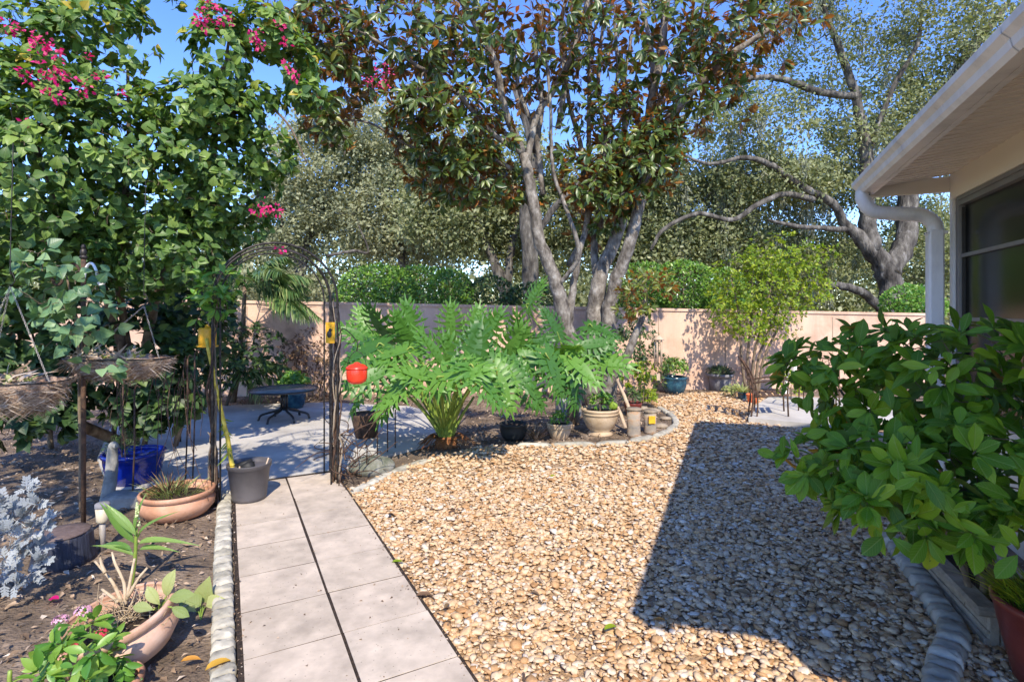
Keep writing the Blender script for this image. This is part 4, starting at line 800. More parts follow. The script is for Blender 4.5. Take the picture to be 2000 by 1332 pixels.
def philodendron():
    c0 = V3(G(872, 872)); c0[2] = 0; c1 = V3(G(1120, 828)); c1[2] = 0
    th = thing('philodendron', c0, 'large split-leaf philodendron with long lobed leaves and thick stalks beside the arch', 'plant')
    T = [philo_leaf() for _ in range(4)]; cache = {}
    g = Geo(); g.tube([c0+[0, 0, -.02], c0+[.0, 0, .06], c0+[.02, 0, .14]], [.15, .13, .07], 12, rough=.15); obj('root_crown', g, 'orange_fibre', th)
    g = Geo(); g.tube([c1+[0, 0, -.02], c1+[.0, 0, .2], c1+[.02, 0, .35]], [.09, .08, .05], 12, rough=.15); obj('stem', g, 'bark_brown', th)
    # blade centre in the photo, depth, turn of the leaf axis in the picture plane (deg, 0 = right, 90 = up), which crown
    L = [(735, 650, 6.3, 120, 0), (800, 640, 6.9, 95, 0), (880, 640, 6.9, 88, 0), (955, 650, 6.8, 70, 0), (700, 700, 6.0, 170, 0), (760, 700, 5.7, 150, 0), (850, 690, 5.8, 100, 0), (930, 690, 5.7, 60, 0),
         (1000, 690, 6.2, 40, 1), (1040, 680, 6.9, 60, 1), (720, 745, 5.5, 200, 0), (770, 770, 5.3, 225, 0), (820, 740, 5.3, 160, 0), (900, 735, 5.1, 30, 0), (955, 760, 5.1, 320, 0), (1000, 740, 5.6, 350, 0),
         (1060, 720, 6.1, 5, 1), (1110, 690, 6.4, 45, 1), (1165, 680, 6.6, 30, 1), (1190, 715, 6.6, 340, 1), (1140, 730, 6.1, 320, 1), (1090, 745, 6.0, 300, 1), 
         (690, 660, 6.6, 140, 0), (1040, 585, 7.6, 100, 1), (1080, 640, 7.4, 100, 1), (740, 715, 6.4, 190, 0), (880, 710, 6.3, 90, 0), (960, 720, 6.2, 20, 0), (1180, 655, 7.0, 20, 1), (700, 780, 5.9, 215, 0), (1045, 775, 5.9, 310, 1), (1010, 660, 6.8, 110, 1), (780, 660, 6.6, 120, 0), (1125, 770, 6.2, 290, 1), (710, 640, 7.0, 110, 0), (930, 640, 7.0, 75, 0), (1075, 690, 6.6, 140, 1), (985, 775, 5.3, 305, 0), (755, 785, 5.6, 235, 0)]
    base = base_of(th)
    for i, (px, py, d, an, cr) in enumerate(L):
        c = V3(P(px, py-12, d)); a = math.radians(an); src = c0+[random.uniform(-.05, .05), random.uniform(-.05, .05), .12] if cr == 0 else c1+[0, 0, .32]
        D = unit(V3((math.cos(a), -.35, math.sin(a)*.9-.15))+rng.normal(size=3)*.22); s = random.uniform(.46, .60)*(.95 if d > 6.6 else 1)
        N = unit(V3((0.1*math.cos(a), -.85, .70))+rng.normal(size=3)*.38); p0 = c-D*s*.5
        Rm = frames(D[None], N[None])[0]; k = (i % 4, random.randrange(5))
        if k not in cache: tv, tt, tu = T[k[0]]; cache[k] = fast_mesh('leaf', tv, tt, 'philo_leaf', np.full(len(tv), (k[1]+.5)/5), tu)
        o = bpy.data.objects.new('leaf', cache[k]); COL.objects.link(o); o.parent = th
        M = np.eye(4); M[:3, :3] = Rm*s; M[:3, 3] = p0-base; o.matrix_local = Matrix(M.tolist())
        q = Geo(); mid = (src+p0)/2+[0, 0, .12]; q.tube(spline([src, mid, p0, p0+D*s*.15], 5), [.020, .014, .010, .007], 7); obj('leaf_stalk', q, 'stalk', th)
    for k in range(15):   # short thick stalks round the crown
        a = k*.42+random.random()*.2; r_ = random.uniform(.16, .34); q = Geo()
        q.tube(spline([c0+[math.cos(a)*.05, math.sin(a)*.05, .10], c0+[math.cos(a)*r_*.6, math.sin(a)*r_*.5, .32], c0+[math.cos(a)*r_*1.25, math.sin(a)*r_, .58]], 4), [.026, .02, .013], 7); obj('leaf_stalk', q, 'stalk', th)
    g = Geo()
    for k in range(70):
        a = random.uniform(0, 6.28); p = c0+[math.cos(a)*.1, math.sin(a)*.1, .10]; g.tube([p, p+[math.cos(a)*.1, math.sin(a)*.1, .03], p+[math.cos(a)*random.uniform(.15, .3), math.sin(a)*random.uniform(.15, .3), -.09]], [.006, .005, .002], 3, caps=False)
    obj('dead_roots', g, 'orange_fibre', th, kind='stuff')
philodendron()
# ------------------------------------------------------------------ foreground shrub on the right
def big_shrub():
    base = V3((2.36, 2.75, 0)); spec = [(1790, 760, 2.75, 190, 95, .45, 9), (1700, 700, 3.1, 120, 60, .35, 4), (1900, 720, 2.45, 160, 85, .4, 7), (1760, 925, 2.45, 170, 75, .3, 7), (1900, 900, 2.2, 150, 85, .3, 7), (1610, 740, 3.0, 72, 80, .3, 4.5),
            (1600, 905, 2.7, 72, 42, .25, 3.4), (1720, 1000, 2.3, 60, 55, .2, 2.6), (1800, 1005, 2.2, 100, 40, .2, 2.0), (1965, 1040, 2.0, 60, 50, .2, 1.6), (1700, 850, 2.8, 110, 50, .3, 3), (1800, 650, 3.2, 70, 24, .25, 1.6), (2080, 850, 2.3, 90, 220, .4, 5)]
    limbs = [([base+[dx, dy, 0], base+[dx*3, dy*3, .35], V3(P(px, py, d))], [.018, .014, .007]) for dx, dy, px, py, d in ((-.03, 0, 1640, 760, 3.1), (0, .03, 1750, 730, 3.0), (.03, 0, 1880, 750, 2.6), (-.02, -.03, 1700, 920, 2.6), (0, -.03, 1850, 960, 2.3), (.02, .02, 1780, 800, 2.8))]
    th = thing('garden_shrub', base, 'large broad-leaved green shrub in the right foreground overhanging the gravel', 'shrub'); sk = Skel()
    for pts, rad in limbs: sk.limb(pts, rad)
    C, U = in_ells(spec, 190, .6); sk.grow(list(C), tip=.003, sag=.03); obj('stem', sk.g, 'twig', th)
    ax = unit(U+[0, -.25, .45]); pos, D, N, s = whorls(C, ax, 8, .07, .145, 1.0, .30, .012)
    # alternate leaves lower on the shoots fill the inside
    C2, U2 = in_ells(spec, 430, .1); p2, D2, N2, s2 = whorls(C2, unit(U2+[0, 0, .6]), 2, .07, .12, 1.1, .4)
    pos, D, N, s = [np.concatenate(q) for q in ((pos, p2), (D, D2), (N, N2), (s, s2))]
    ti = rng.beta(1.7, 1.9, len(pos)); ti = np.where(rng.random(len(pos)) > .992, .99, ti*.93)
    T = [leaf_t(.46, 6, .07, c, 'obov', w_) for c, w_ in ((.08, .02), (.22, .03), (.45, .02), (-.06, .026))]+[leaf_t(.34, 6, .14, .5, 'oval', .03), leaf_t(.56, 6, .03, .15, 'obov', .02)]
    leaves(th, T, 'bush_leaf', pos, D, N, s, ti, 300)
big_shrub()
# ================================================================== POTS, TRELLIS, FURNITURE AND OTHER THINGS
def pot(name, label, cx, cy, prof, mat, wall=.016, soil=None, tilt=None, group=None, z=0, cat='pot', n=36, wob=0):
    "prof: outer profile from foot to rim; a real wall and a soil disc inside"
    th = thing(name, (cx, cy, z), label, cat, group); H_ = prof[-1][1]
    inner = [(max(.01, r-wall), zz) for r, zz in prof[::-1] if zz > (soil or H_*.8)-.03]
    M = tilt
    full = [(0.0005, prof[0][1])]+list(prof)+[(prof[-1][0]-wall*.4, H_+.004)]+inner+[(.0005, inner[-1][1]-.002)]
    g = Geo(); g.lathe(full, (cx, cy, z), n, M, wob); obj('bowl', g, mat, th)
    sz = soil or H_*.8; rs = np.interp(sz, [p[1] for p in prof], [p[0] for p in prof])-wall*.9
    g = Geo(); g.lathe([(rs, sz-.01), (rs*.8, sz+.006), (rs*.4, sz+.012), (.0005, sz+.008)], (cx, cy, z), 20, M); obj('soil', g, 'potting_soil', th)
    return th
def tuft(name, label, c, n, L, mat, spread=.8, w_=.05, tmp=None, cat='plant', droop=.3, rad=.05, group=None, up=1.0):
    th = thing(name, c, label, cat, group); c = V3(c); a = rng.uniform(0, 6.28, n); r_ = rng.random(n)*rad
    pos = c+np.stack([np.cos(a)*r_, np.sin(a)*r_, np.zeros(n)], 1); D = unit(np.stack([np.cos(a)*spread*rng.random(n), np.sin(a)*spread*rng.random(n), np.full(n, up)], 1))
    N = unit(np.stack([-np.cos(a), -np.sin(a), np.full(n, .6)], 1)); joined('foliage', tmp or [leaf_t(w_, 4, .02, droop, 'lance'), leaf_t(w_, 4, .02, droop*1.8, 'lance')], mat, pos, D, N, rng.uniform(.5, 1, n)*L, rng.random(n), th); return th
def bushy(name, label, c, rad, h, n, leaf, mat, tm=None, cat='plant', k=5):
    c = V3(c); th = thing(name, c, label, cat); sk = Skel(); sk.limb([c, c+[0, 0, h*.3], c+[0, 0, h*.6]], [.01, .008, .004], 6, 3)
    U = rnd(n); U[:, 2] = np.abs(U[:, 2])*1.2-.1; C = c+[0, 0, h*.45]+U*np.array([rad, rad, h*.55])*rng.uniform(.5, 1, (n, 1))
    sk.grow(list(C), tip=.0015, maxr=.6); obj('stem', sk.g, 'twig', th)
    pos, D, N, s = whorls(C, unit(U+[0, 0, .5]), k, leaf*.7, leaf*1.2, .9); joined('foliage', tm or [leaf_t(.5, 2, .1, .2)], mat, pos, D, N, s, rng.random(len(pos)), th); return th
# ------------------------------------------------------------------ trellis arch over the end of the path
A0 = V3((-2.43, 4.36, 0)); A1 = A0+V3((*RR, 0))*.98; U3 = V3((*UU, 0)); R3 = V3((*RR, 0))
arch = thing('trellis_arch', A0, 'black metal garden arch wrapped in dead vine stems over the end of the path', 'arch')
def arch_pts(off, inset=0):
    r = .49-inset; c = A0+R3*.49+U3*off; z0 = 1.68
    L = [c-R3*r+V3((0, 0, z)) for z in np.linspace(0, z0, 8)]
    A = [c-R3*r*math.cos(t)+V3((0, 0, z0+r*math.sin(t))) for t in np.linspace(0, math.pi, 22)[1:-1]]
    return L+A+[c+R3*r+V3((0, 0, z)) for z in np.linspace(z0, 0, 8)]
for off in (0, .38):
    for ins in (0, .055):
        g = Geo(); g.tube(arch_pts(off, ins), .010 if ins == 0 else .007, 8); obj('hoop', g, 'iron', arch)
for sgn in (0, 1):
    for z in (.25, .6, .95, 1.3, 1.62):
        p = (A0 if sgn == 0 else A1)+V3((0, 0, z)); g = Geo(); g.tube([p, p+U3*.38], .006, 6); obj('cross_bar', g, 'iron', arch)
    for k in (1, 2):
        p = (A0 if sgn == 0 else A1)+U3*.127*k; g = Geo(); g.tube([p+V3((0, 0, .0)), p+V3((0, 0, 1.62))], .005, 6); obj('upright', g, 'iron', arch)
for t in np.linspace(.15, math.pi-.15, 8):
    c = A0+R3*.49+V3((0, 0, 1.68)); p = c-R3*.49*math.cos(t)+V3((0, 0, .49*math.sin(t))); g = Geo(); g.tube([p, p+U3*.38], .005, 6); obj('cross_bar', g, 'iron', arch)
for sgn, nv in ((0, 8), (1, 12)):
    for k in range(nv):
        b = (A0 if sgn == 0 else A1)+U3*random.uniform(0, .12); h = random.uniform(.9, 1.75) if k < nv-3 else .6; ph = random.uniform(0, 6); rr = random.uniform(.018, .04); g = Geo()
        pts = [b+R3*rr*math.cos(ph+z*5)+U3*rr*math.sin(ph+z*5)+V3((0, 0, z))+rng.normal(size=3)*.006 for z in np.linspace(0, h, 16)]
        g.tube(pts, [.010, .008, .004], 5, rough=.2); obj('dead_vine', g, 'driftwood' if k % 3 == 0 else 'rusty', arch)
g = Geo()
for k in range(46):   # tangle of dry tendrils at the right foot
    b = A1+R3*random.uniform(-.02, .28)+U3*random.uniform(-.05, .3)+V3((0, 0, random.uniform(0, .5))); e = b+rng.normal(size=3)*[.16, .12, .14]+[.03, 0, .05]; m = (b+e)/2+rng.normal(size=3)*.06
    e[2] = max(.02, e[2]); m[2] = max(.02, m[2]); g.tube(spline([b, m, e], 4), [.006, .003], 4, caps=False)
obj('dry_tangle', g, 'rusty', arch, kind='stuff')
# two fine frame rods standing right of the arch
for i, (x, y0, y1) in enumerate(((737, 895, 760), (757, 888, 752), (772, 880, 800))):
    b = V3(G(x, y0)); t = b+V3((0, 0, (y0-y1)*b[1]/F)); g = Geo(); g.tube([b, t], .007, 6); g.tube([t-U3*.0+V3((0, 0, -.01)), t+V3((.03, 0, .02)), t+V3((.05, 0, -.01))], .004, 5)
    obj('garden_stake', g, 'rusty', None, b, ['rusty thin stake right of the arch, nearest to it', 'rusty thin stake in the middle of the three beside the arch', 'short rusty stake nearest the split-leaf plant stalks'][i], 'stake', 'rusty stakes beside the arch')
# leafy shoots climbing the left leg
plant('climbing_vine', (*A0[:2], 0), 'bright green shoots climbing the left leg of the arch', 'climbing plant', [([A0+[0, .02, 0], A0+[.02, .02, .9], A0+[0, .03, 1.5], A0+R3*.06+[0, 0, 1.75]], [.008, .007, .005, .003])],
      [(415, 565, 4.35, 36, 34, .12, 4), (395, 600, 4.4, 30, 25, .1, 2), (440, 545, 4.3, 22, 16, .1, 1), (428, 590, 4.3, 24, 20, .1, 1.5)], 34, 6, (.06, .10), OV, 'bright_leaf', 'twig', shell=.2, nparts=150)
# ------------------------------------------------------------------ hanging yellow feeder, ornament, red pot
def hook(g, a, b): a, b = V3(a), V3(b); g.tube(spline([a, (a+b)/2+[0.01, 0, .01], b], 4), .0025, 5)
c = A0+U3*.06+V3((-.008, .02, 0)); c = V3(P(405, 656, 4.43))
th = thing('bird_feeder', c-[0, 0, .085], 'yellow cylindrical hanging feeder behind the left leg of the arch', 'bird feeder')
g = Geo(); g.lathe([(.0005, -.078), (.062, -.078), (.066, -.07), (.066, .05), (.058, .066), (.0005, .068)], c, 24); obj('body', g, 'yellow', th)
g = Geo(); g.lathe([(.076, -.092), (.082, -.086), (.082, -.078), (.0005, -.076)], c, 24); obj('tray', g, 'yellow', th)
g = Geo(); g.lathe([(.02, .066), (.016, .09), (.0005, .094)], c, 14); obj('cap', g, 'yellow', th)
g = Geo(); hook(g, c+[0, 0, .09], c+[0, 0, .2]); obj('hanger', g, 'iron', th)
c = V3(P(645, 650, 4.74)); th = thing('metal_ornament', c, 'yellow rectangular plaque with a black bird shape on the right leg of the arch', 'ornament')
ax = unit(V3((1, -.35, 0))); g = Geo(); g.box(c, (.092, .012, .185), ax, None, .002); obj('plate', g, 'yellow', th)
fr = unit(np.cross(ax, (0, 0, 1.))); fr = fr if fr[1] < 0 else -fr
g = Geo(); 
for (u_, v_, r_, q_) in ((0, -.012, .023, .032), (.008, .024, .015, .015)): g.ell(c+ax*u_+V3((0, 0, v_))+fr*.012, (r_, .008, q_), 12, 8)
g.tube([c+ax*.014+[0, 0, .027]+fr*.012, c+ax*.034+[0, 0, .022]+fr*.012], [.006, .001], 6); obj('bird_shape', g, 'black', th)
g = Geo(); g.tube([c+[0, 0, .09], c+[0, .0, .15]], .003, 5); obj('hanger', g, 'iron', th)
c = V3(P(697, 729, 4.6)); th = thing('hanging_pot', c-[0, 0, .09], 'bright red round lidded pot hanging just right of the arch', 'pot')
g = Geo(); g.lathe([(.0005, -.088), (.045, -.088), (.075, -.070), (.086, -.04), (.088, .03), (.086, .036)], c, 32); obj('body', g, 'red', th)
g = Geo(); g.lathe([(.092, .037), (.093, .046), (.086, .056), (.06, .074), (.025, .082), (.022, .092), (.0005, .096)], c, 32); obj('lid', g, 'red', th)
g = Geo(); g.tube(spline([c+[-.088, 0, .03], c+[-.06, 0, .14], c+[0, 0, .19], c+[.06, 0, .14], c+[.088, 0, .03]], 5), .003, 5); obj('handle', g, 'iron', th)
g = Geo(); q = A1+V3((0, 0, 1.36)); g.tube(spline([q, q+[.06, 0, .07], c+[0, 0, .27], c+[0, 0, .19]], 5), .005, 6); obj('bracket', g, 'iron', th)
# ------------------------------------------------------------------ round table
tc = V3(G(555, 824)); th = thing('patio_table', tc, 'low round glass-topped table with splayed metal legs on the shaded patio slab', 'table'); zt = CH-(760-HZ)*tc[1]/F
g = Geo(); g.lathe([(.440, zt-.012), (.452, zt-.018), (.47, zt-.012), (.472, zt+.002), (.463, zt+.010), (.45, zt+.006), (.44, zt-.001), (.44, zt-.012)], tc, 56); obj('rim', g, 'table_frame', th)
g = Geo(); g.lathe([(.0005, zt-.008), (.441, zt-.008), (.441, zt+.000), (.0005, zt+.001)], tc, 48); obj('top', g, 'table_glass', th)
for k in range(4):
    a = k*math.pi/2+.4; q = tc+[math.cos(a)*.035, math.sin(a)*.035, 0]; g = Geo(); g.tube([q+[0, 0, .17], q+[0, 0, zt-.02]], .017, 8); obj('column', g, 'table_frame', th)
for k in range(6):
    a = k*math.pi/3+.25; d = V3((math.cos(a), math.sin(a), 0)); g = Geo()
    g.tube(spline([tc+d*.03+[0, 0, .20], tc+d*.10+[0, 0, .165], tc+d*.24+[0, 0, .13], tc+d*.315+[0, 0, .10], tc+d*.335+[0, 0, .05], tc+d*.345+[0, 0, .034]], 4), [.017, .016, .016, .017], 8); obj('leg', g, 'table_frame', th)
# dark wire chair on the left side of the slab
def wire_chair(name, c, rz, label, mat='iron', bh=.52, sh=.42, w_=.46, curve=.10, slats=5):
    th = thing(name, c, label, 'chair'); c = V3(c); X = V3((math.cos(rz), math.sin(rz), 0)); Y = V3((-math.sin(rz), math.cos(rz), 0)); W = lambda x, y, z: c+X*x+Y*y+V3((0, 0, z))
    for sx in (-1, 1):
        g = Geo(); g.tube(spline([W(sx*w_/2, -.22, 0), W(sx*w_/2, -.2, sh)], 3), .010, 7); obj('leg', g, mat, th)
        g = Geo(); g.tube(spline([W(sx*w_/2, .26, 0), W(sx*w_/2, .2, sh*.6), W(sx*w_/2, .19, sh)], 3), .010, 7); obj('leg', g, mat, th)
        g = Geo(); g.tube(spline([W(sx*w_/2, -.2, sh), W(sx*w_/2, -.2, sh+.2), W(sx*w_/2, -.1, sh+.23), W(sx*w_/2, .2, sh+.21)], 3), .009, 7); obj('arm', g, mat, th)
    g = Geo(); g.tube(spline([W(-w_/2, .19, sh), W(-w_/2, .19+curve, sh+bh*.8), W(-w_*.3, .2+curve*1.2, sh+bh), W(w_*.3, .2+curve*1.2, sh+bh), W(w_/2, .19+curve, sh+bh*.8), W(w_/2, .19, sh)], 5), .010, 7); obj('back_frame', g, mat, th)
    for k in range(slats):
        x = (k+1)/(slats+1)*w_-w_/2; g = Geo(); g.tube(spline([W(x, .19, sh), W(x, .19+curve*.9, sh+bh*.6), W(x, .2+curve*1.15, sh+bh*.97)], 3), .005, 5); obj('back_bar', g, mat, th)
        g = Geo(); g.tube([W(x, -.2, sh), W(x, .19, sh)], .006, 5); obj('seat_bar', g, mat, th)
    g = Geo(); g.tube([W(-w_/2, -.2, sh), W(w_/2, -.2, sh), W(w_/2, .19, sh), W(-w_/2, .19, sh), W(-w_/2, -.2, sh)], .009, 6); obj('seat_frame', g, mat, th); return th
wire_chair('patio_chair', G(322, 862), 1.9, 'dark wrought iron chair in deep shade at the left end of the patio slab', sh=.40)
# ------------------------------------------------------------------ grey bucket, yellow pole
bc = V3(G(487, 984)); bc[2] = .044
th = pot('bucket', 'grey plastic nursery bucket standing on the pavers under the arch', bc[0], bc[1], [(.118, 0), (.128, .004), (.132, .03), (.160, .262), (.168, .266), (.170, .292), (.172, .296)], 'plastic_grey', .005, .16, z=.044, cat='bucket')
g = Geo(); q = bc+[.0, 0, .24]; g.ell(q+[-.03, .03, .01], (.07, .05, .05), 12, 8, .15); g.tube([q+[-.1, .0, .02], q+[.0, .05, .06]], [.03, .02], 8); obj('garden_glove', g, 'black', None, q, 'black glove lying in the top of the grey bucket', 'glove')
for a, b, lab in (((.06, -.04, .02), (.145, .03, .33), 'pale dry stick leaning out of the right side of the grey bucket'), ((-.06, -.05, .06), (-.02, -.12, .30), 'pale wooden peg lying against the front rim inside the grey bucket')):
    g = Geo(); g.tube([bc+a, bc+(V3(a)+b)/2+[.004, 0, 0], bc+b], [.008, .006], 6, rough=.1); obj('stick', g, 'pale_wood', None, bc+V3(a), lab, 'stick')
b0 = bc+[-.095, .015, .02]; t0 = V3(P(403, 662, 4.36)); th = thing('bamboo_pole', b0, 'yellow pole leaning from the grey bucket up to the left leg of the arch', 'pole')
g = Geo(); g.tube([b0+(t0-b0)*t+rng.normal(size=3)*.002 for t in np.linspace(0, 1, 12)], [.0185, .0185, .015, .013], 10, rough=.05); obj('shaft', g, 'yellow_pole', th)
g = Geo()
for t in (.2, .42, .62, .8): p = b0+(t0-b0)*t; g.lathe([(.019, -.006), (.022, 0), (.019, .006)], p, 10)
obj('node', g, 'yellow_pole', th, kind='stuff')
n = 26; t = rng.uniform(.28, .52, n)[:, None]; pos = b0+(t0-b0)*t; joined('leaf_wisp', [leaf_t(.16, 4, .02, .5, 'lance')], 'lime_leaf', pos, unit(rnd(n)*.6+[0, 0, -.7]), unit(rnd(n)), rng.uniform(.05, .13, n), rng.random(n), th)
# ------------------------------------------------------------------ left bed: bowl, blue pot, planter edge, light, stump
def rim_bowl(r, h): return [(r*.62, 0), (r*.80, h*.10), (r*.97, h*.38), (r*1.0, h*.58), (r*.93, h*.76), (r*.90, h*.80), (r*.98, h*.84), (r*1.0, h*.97), (r*.985, h)]
tbx, tby = G(347, 1006)[:2]
pot('terracotta_bowl', 'wide terracotta bowl with spiky sprouts at the left foot of the arch', tbx, tby, rim_bowl(.262, .20), 'terracotta', .02, .15)
tuft('succulent', 'spiky dry sprouts growing in the terracotta bowl by the arch', (tbx-.03, tby, .15), 110, .19, 'pale_leaf', 1.3, .05, rad=.17)
tuft('grass_tuft', 'reddish twiggy tuft at the back left of the terracotta bowl by the arch', (tbx-.10, tby+.03, .15), 60, .24, 'brown_leaf', 1.0, .04, rad=.07)
bx, by = G(262, 946)[:2]
pot('blue_pot', 'cobalt blue glazed pot in the shade left of the arch', bx, by, [(.14, .02), (.17, .03), (.215, .12), (.235, .22), (.238, .27), (.250, .275), (.252, .30), (.246, .305)], 'blue_glaze', .018, .25)
g = Geo(); g.lathe([(.13, .0), (.16, .003), (.175, .022), (.165, .024), (.12, .014), (.0005, .012)], (bx, by, .0), 32); obj('saucer', g, 'terracotta_pale', None, (bx, by, 0), 'shallow clay saucer under the cobalt blue pot', 'saucer')
bushy('bushy_plant', 'low feathery green plant growing in the cobalt blue pot', (bx-.08, by, .26), .15, .20, 60, .05, 'dark_leaf', [leaf_t(.14, 2, .02, .3, 'lance')])
# pale concrete planter end with a curled upright and low trough
c = V3(G(205, 990)); th = thing('concrete_planter', c, 'pale concrete trough with an upright curved end beside the cobalt blue pot', 'planter')
g = Geo(); g.tube(spline([c+[0, 0, 0], c+[.0, .05, .16], c+[-.02, .1, .28], c+[-.03, .12, .40], c+[-.005, .1, .475], c+[.04, .08, .465]], 5), [.050, .05, .046, .040, .034, .018], 10, rough=.03); obj('upright', g, 'concrete_aged', th)
g = Geo(); g.box(c+[.26, .04, .055], (.50, .22, .11), (1, .25, 0), None, .015); g.box(c+[.26, .04, .112], (.44, .16, .006), (1, .25, 0), None); obj('trough', g, 'concrete_aged', th)
c = V3(G(200, 1075)); th = thing('solar_light', c, 'small solar path light on a stake in front of the concrete planter', 'path light')
g = Geo(); g.tube([c, c+[0, 0, .19]], [.016, .018], 12); obj('stake', g, 'solar_top', th)
g = Geo(); g.lathe([(.020, .185), (.030, .19), (.034, .205), (.040, .285), (.0005, .286)], c, 24); obj('lamp_shade', g, 'lamp_cup', th)
g = Geo(); g.lathe([(.041, .286), (.043, .290), (.043, .312), (.036, .318), (.0005, .320)], c, 24); obj('cap', g, 'grey_pot', th)
c = V3(G(122, 1098)); th = thing('tree_stump', c, 'dark weathered log stump at the left between the silver plant and the path light', 'stump')
g = Geo(); n = 28; pr = [(.175, -.01), (.165, .03), (.155, .09), (.15, .17), (.146, .188)]
g.lathe(pr, c, n, wob=.05); obj('bark', g, 'stump_wood', th); g = Geo(); g.lathe([(.147, .186), (.142, .196), (.07, .198), (.0005, .197)], c, n, wob=.05); obj('cut_top', g, 'stump_top', th)
# ------------------------------------------------------------------ hook pole and coco baskets
c = V3(G(163, 1046)); th = thing('shepherd_hook', c, 'brown metal pole with curled hooks at its top standing in the left bed', 'pole')
g = Geo(); g.tube([c, c+[0, 0, 1.98]], .0155, 12); obj('pole', g, 'rusty', th)
g = Geo(); g.ell(c+[0, 0, 2.005], (.022, .022, .03)); g.ell(c+[0, 0, 2.045], (.015, .015, .02)); g.lathe([(.02, 1.96), (.026, 1.97), (.02, 1.985)], c, 12); obj('finial', g, 'iron', th)
for s_ in (1, -1):
    g = Geo(); pts = spline([c+[0, 0, 1.80], c+[s_*.03, -.01, 1.90], c+[s_*.075, -.02, 1.925], c+[s_*.115, -.03, 1.87], c+[s_*.13, -.03, 1.79], c+[s_*.165, -.04, 1.775], c+[s_*.19, -.04, 1.82]], 5); g.tube(pts, .0095, 8); obj('hook', g, 'white_metal' if s_ > 0 else 'rusty', th)
def basket(cx, cy, cz, rx, ry, h, apex, label, plabel, fern):
    th = thing('hanging_basket', (cx, cy, cz), label, 'hanging basket'); g = Geo(); n = 30; prof = [(.05, -h), (.45, -h*.92), (.78, -h*.6), (.95, -h*.2), (1, 0), (.94, .012), (.9, -.02), (.5, -.04), (.01, -.03)]; vs = []
    for r_, z in prof:
        for k in range(n):
            a = 2*math.pi*k/n; q = 1+random.gauss(0, .025); vs.append((cx+rx*r_*q*math.cos(a), cy+ry*r_*q*math.sin(a), cz+z+random.gauss(0, .008)))
    m = len(prof); g.add(vs, [(i*n+k, i*n+(k+1) % n, (i+1)*n+(k+1) % n, (i+1)*n+k) for i in range(m-1) for k in range(n)]); obj('coco_liner', g, 'coco', th)
    g = Geo(); g.tube([(cx+rx*1.01*math.cos(a), cy+ry*1.01*math.sin(a), cz+.004) for a in np.linspace(0, 2*math.pi, 33)], .005, 6, caps=False); obj('rim_wire', g, 'iron', th)
    ap = V3(apex)
    for a in (2.6, 4.3, 5.9):
        e = V3((cx+rx*math.cos(a), cy+ry*math.sin(a), cz)); g = Geo(); L = np.linalg.norm(e-ap); k = int(L/.022)
        for i in range(k):
            p, q = ap+(e-ap)*i/k, ap+(e-ap)*(i+1.25)/k; off = V3((.006, 0, 0)) if i % 2 else V3((0, .006, 0)); g.tube([p, (p+q)/2+off, q, (p+q)/2-off, p], .0018, 4, caps=False)
        obj('chain', g, 'solar_top', th)
    g = Geo(); g.tube(spline([ap+[.0, 0, .0], ap+[.03, 0, .04], ap+[.01, 0, .09], ap+[0, 0, .14], ap+[.0, .02, .9]], 4), .003, 5); obj('hanger', g, 'iron', th)
    # shaggy coir strands on the liner
    N_ = 2400; a = rng.uniform(0, 6.28, N_); t = rng.random(N_); rr = np.interp(t, [0, .4, .8, 1], [.45, .8, .97, 1.0]); z = np.interp(t, [0, .4, .8, 1], [-h*.92, -h*.6, -h*.2, .01])
    pos = np.stack([cx+rx*rr*np.cos(a), cy+ry*rr*np.sin(a), cz+z], 1); o_ = np.stack([np.cos(a), np.sin(a), np.full(N_, -.2)], 1); tg = np.stack([-np.sin(a), np.cos(a), np.zeros(N_)], 1)*rng.choice([-1, 1], (N_, 1))
    joined('coir_strands', [leaf_t(.06, 2, 0, .3, 'lance')], 'litter', pos, unit(tg+o_*.15+rnd(N_)*.6+[0, 0, -.3]), unit(o_), rng.uniform(.04, .11, N_), rng.uniform(.35, 1, N_), th)
    n = fern; p = V3((cx-.1*rx, cy-ry*.3, cz)); t2 = thing('dried_fern', p, plabel, 'plant'); a = rng.uniform(0, 6.28, n); pos = p+np.stack([rng.uniform(-.6, .6, n)*rx, rng.uniform(-.6, .3, n)*ry, np.zeros(n)], 1)
    D = unit(np.stack([np.cos(a), np.sin(a)*.6-.2, rng.uniform(.2, 1.1, n)], 1)); joined('foliage', [leaf_t(.18, 4, .03, .6, 'lance')], 'litter', pos, D, unit(rnd(n)+[0, -.6, .8]), rng.uniform(.05, .16, n), rng.uniform(.5, .98, n), t2)
    m = n//2; joined('green_shoot', OV, 'pale_leaf', pos[:m]+[.05, 0, .01], unit(rnd(m)+[0, 0, .8]), unit(rnd(m)+[0, -.4, 1]), rng.uniform(.03, .06, m), rng.random(m), t2)
basket(*P(232, 702, 3.9)[:2], P(0, 700, 3.9)[2], .37, .20, .15, P(281, 598, 3.85), 'wide coco-lined basket hanging from chains between the hook pole and the arch', 'dried fern bits and pale shoots in the wide hanging coco basket', 90)
basket(*P(30, 748, 3.35)[:2], P(0, 745, 3.35)[2], .30, .20, .20, P(20, 560, 3.35), 'shaggy coco-lined basket at the far left edge', 'dried curled fern fronds spilling from the left coco basket', 120)
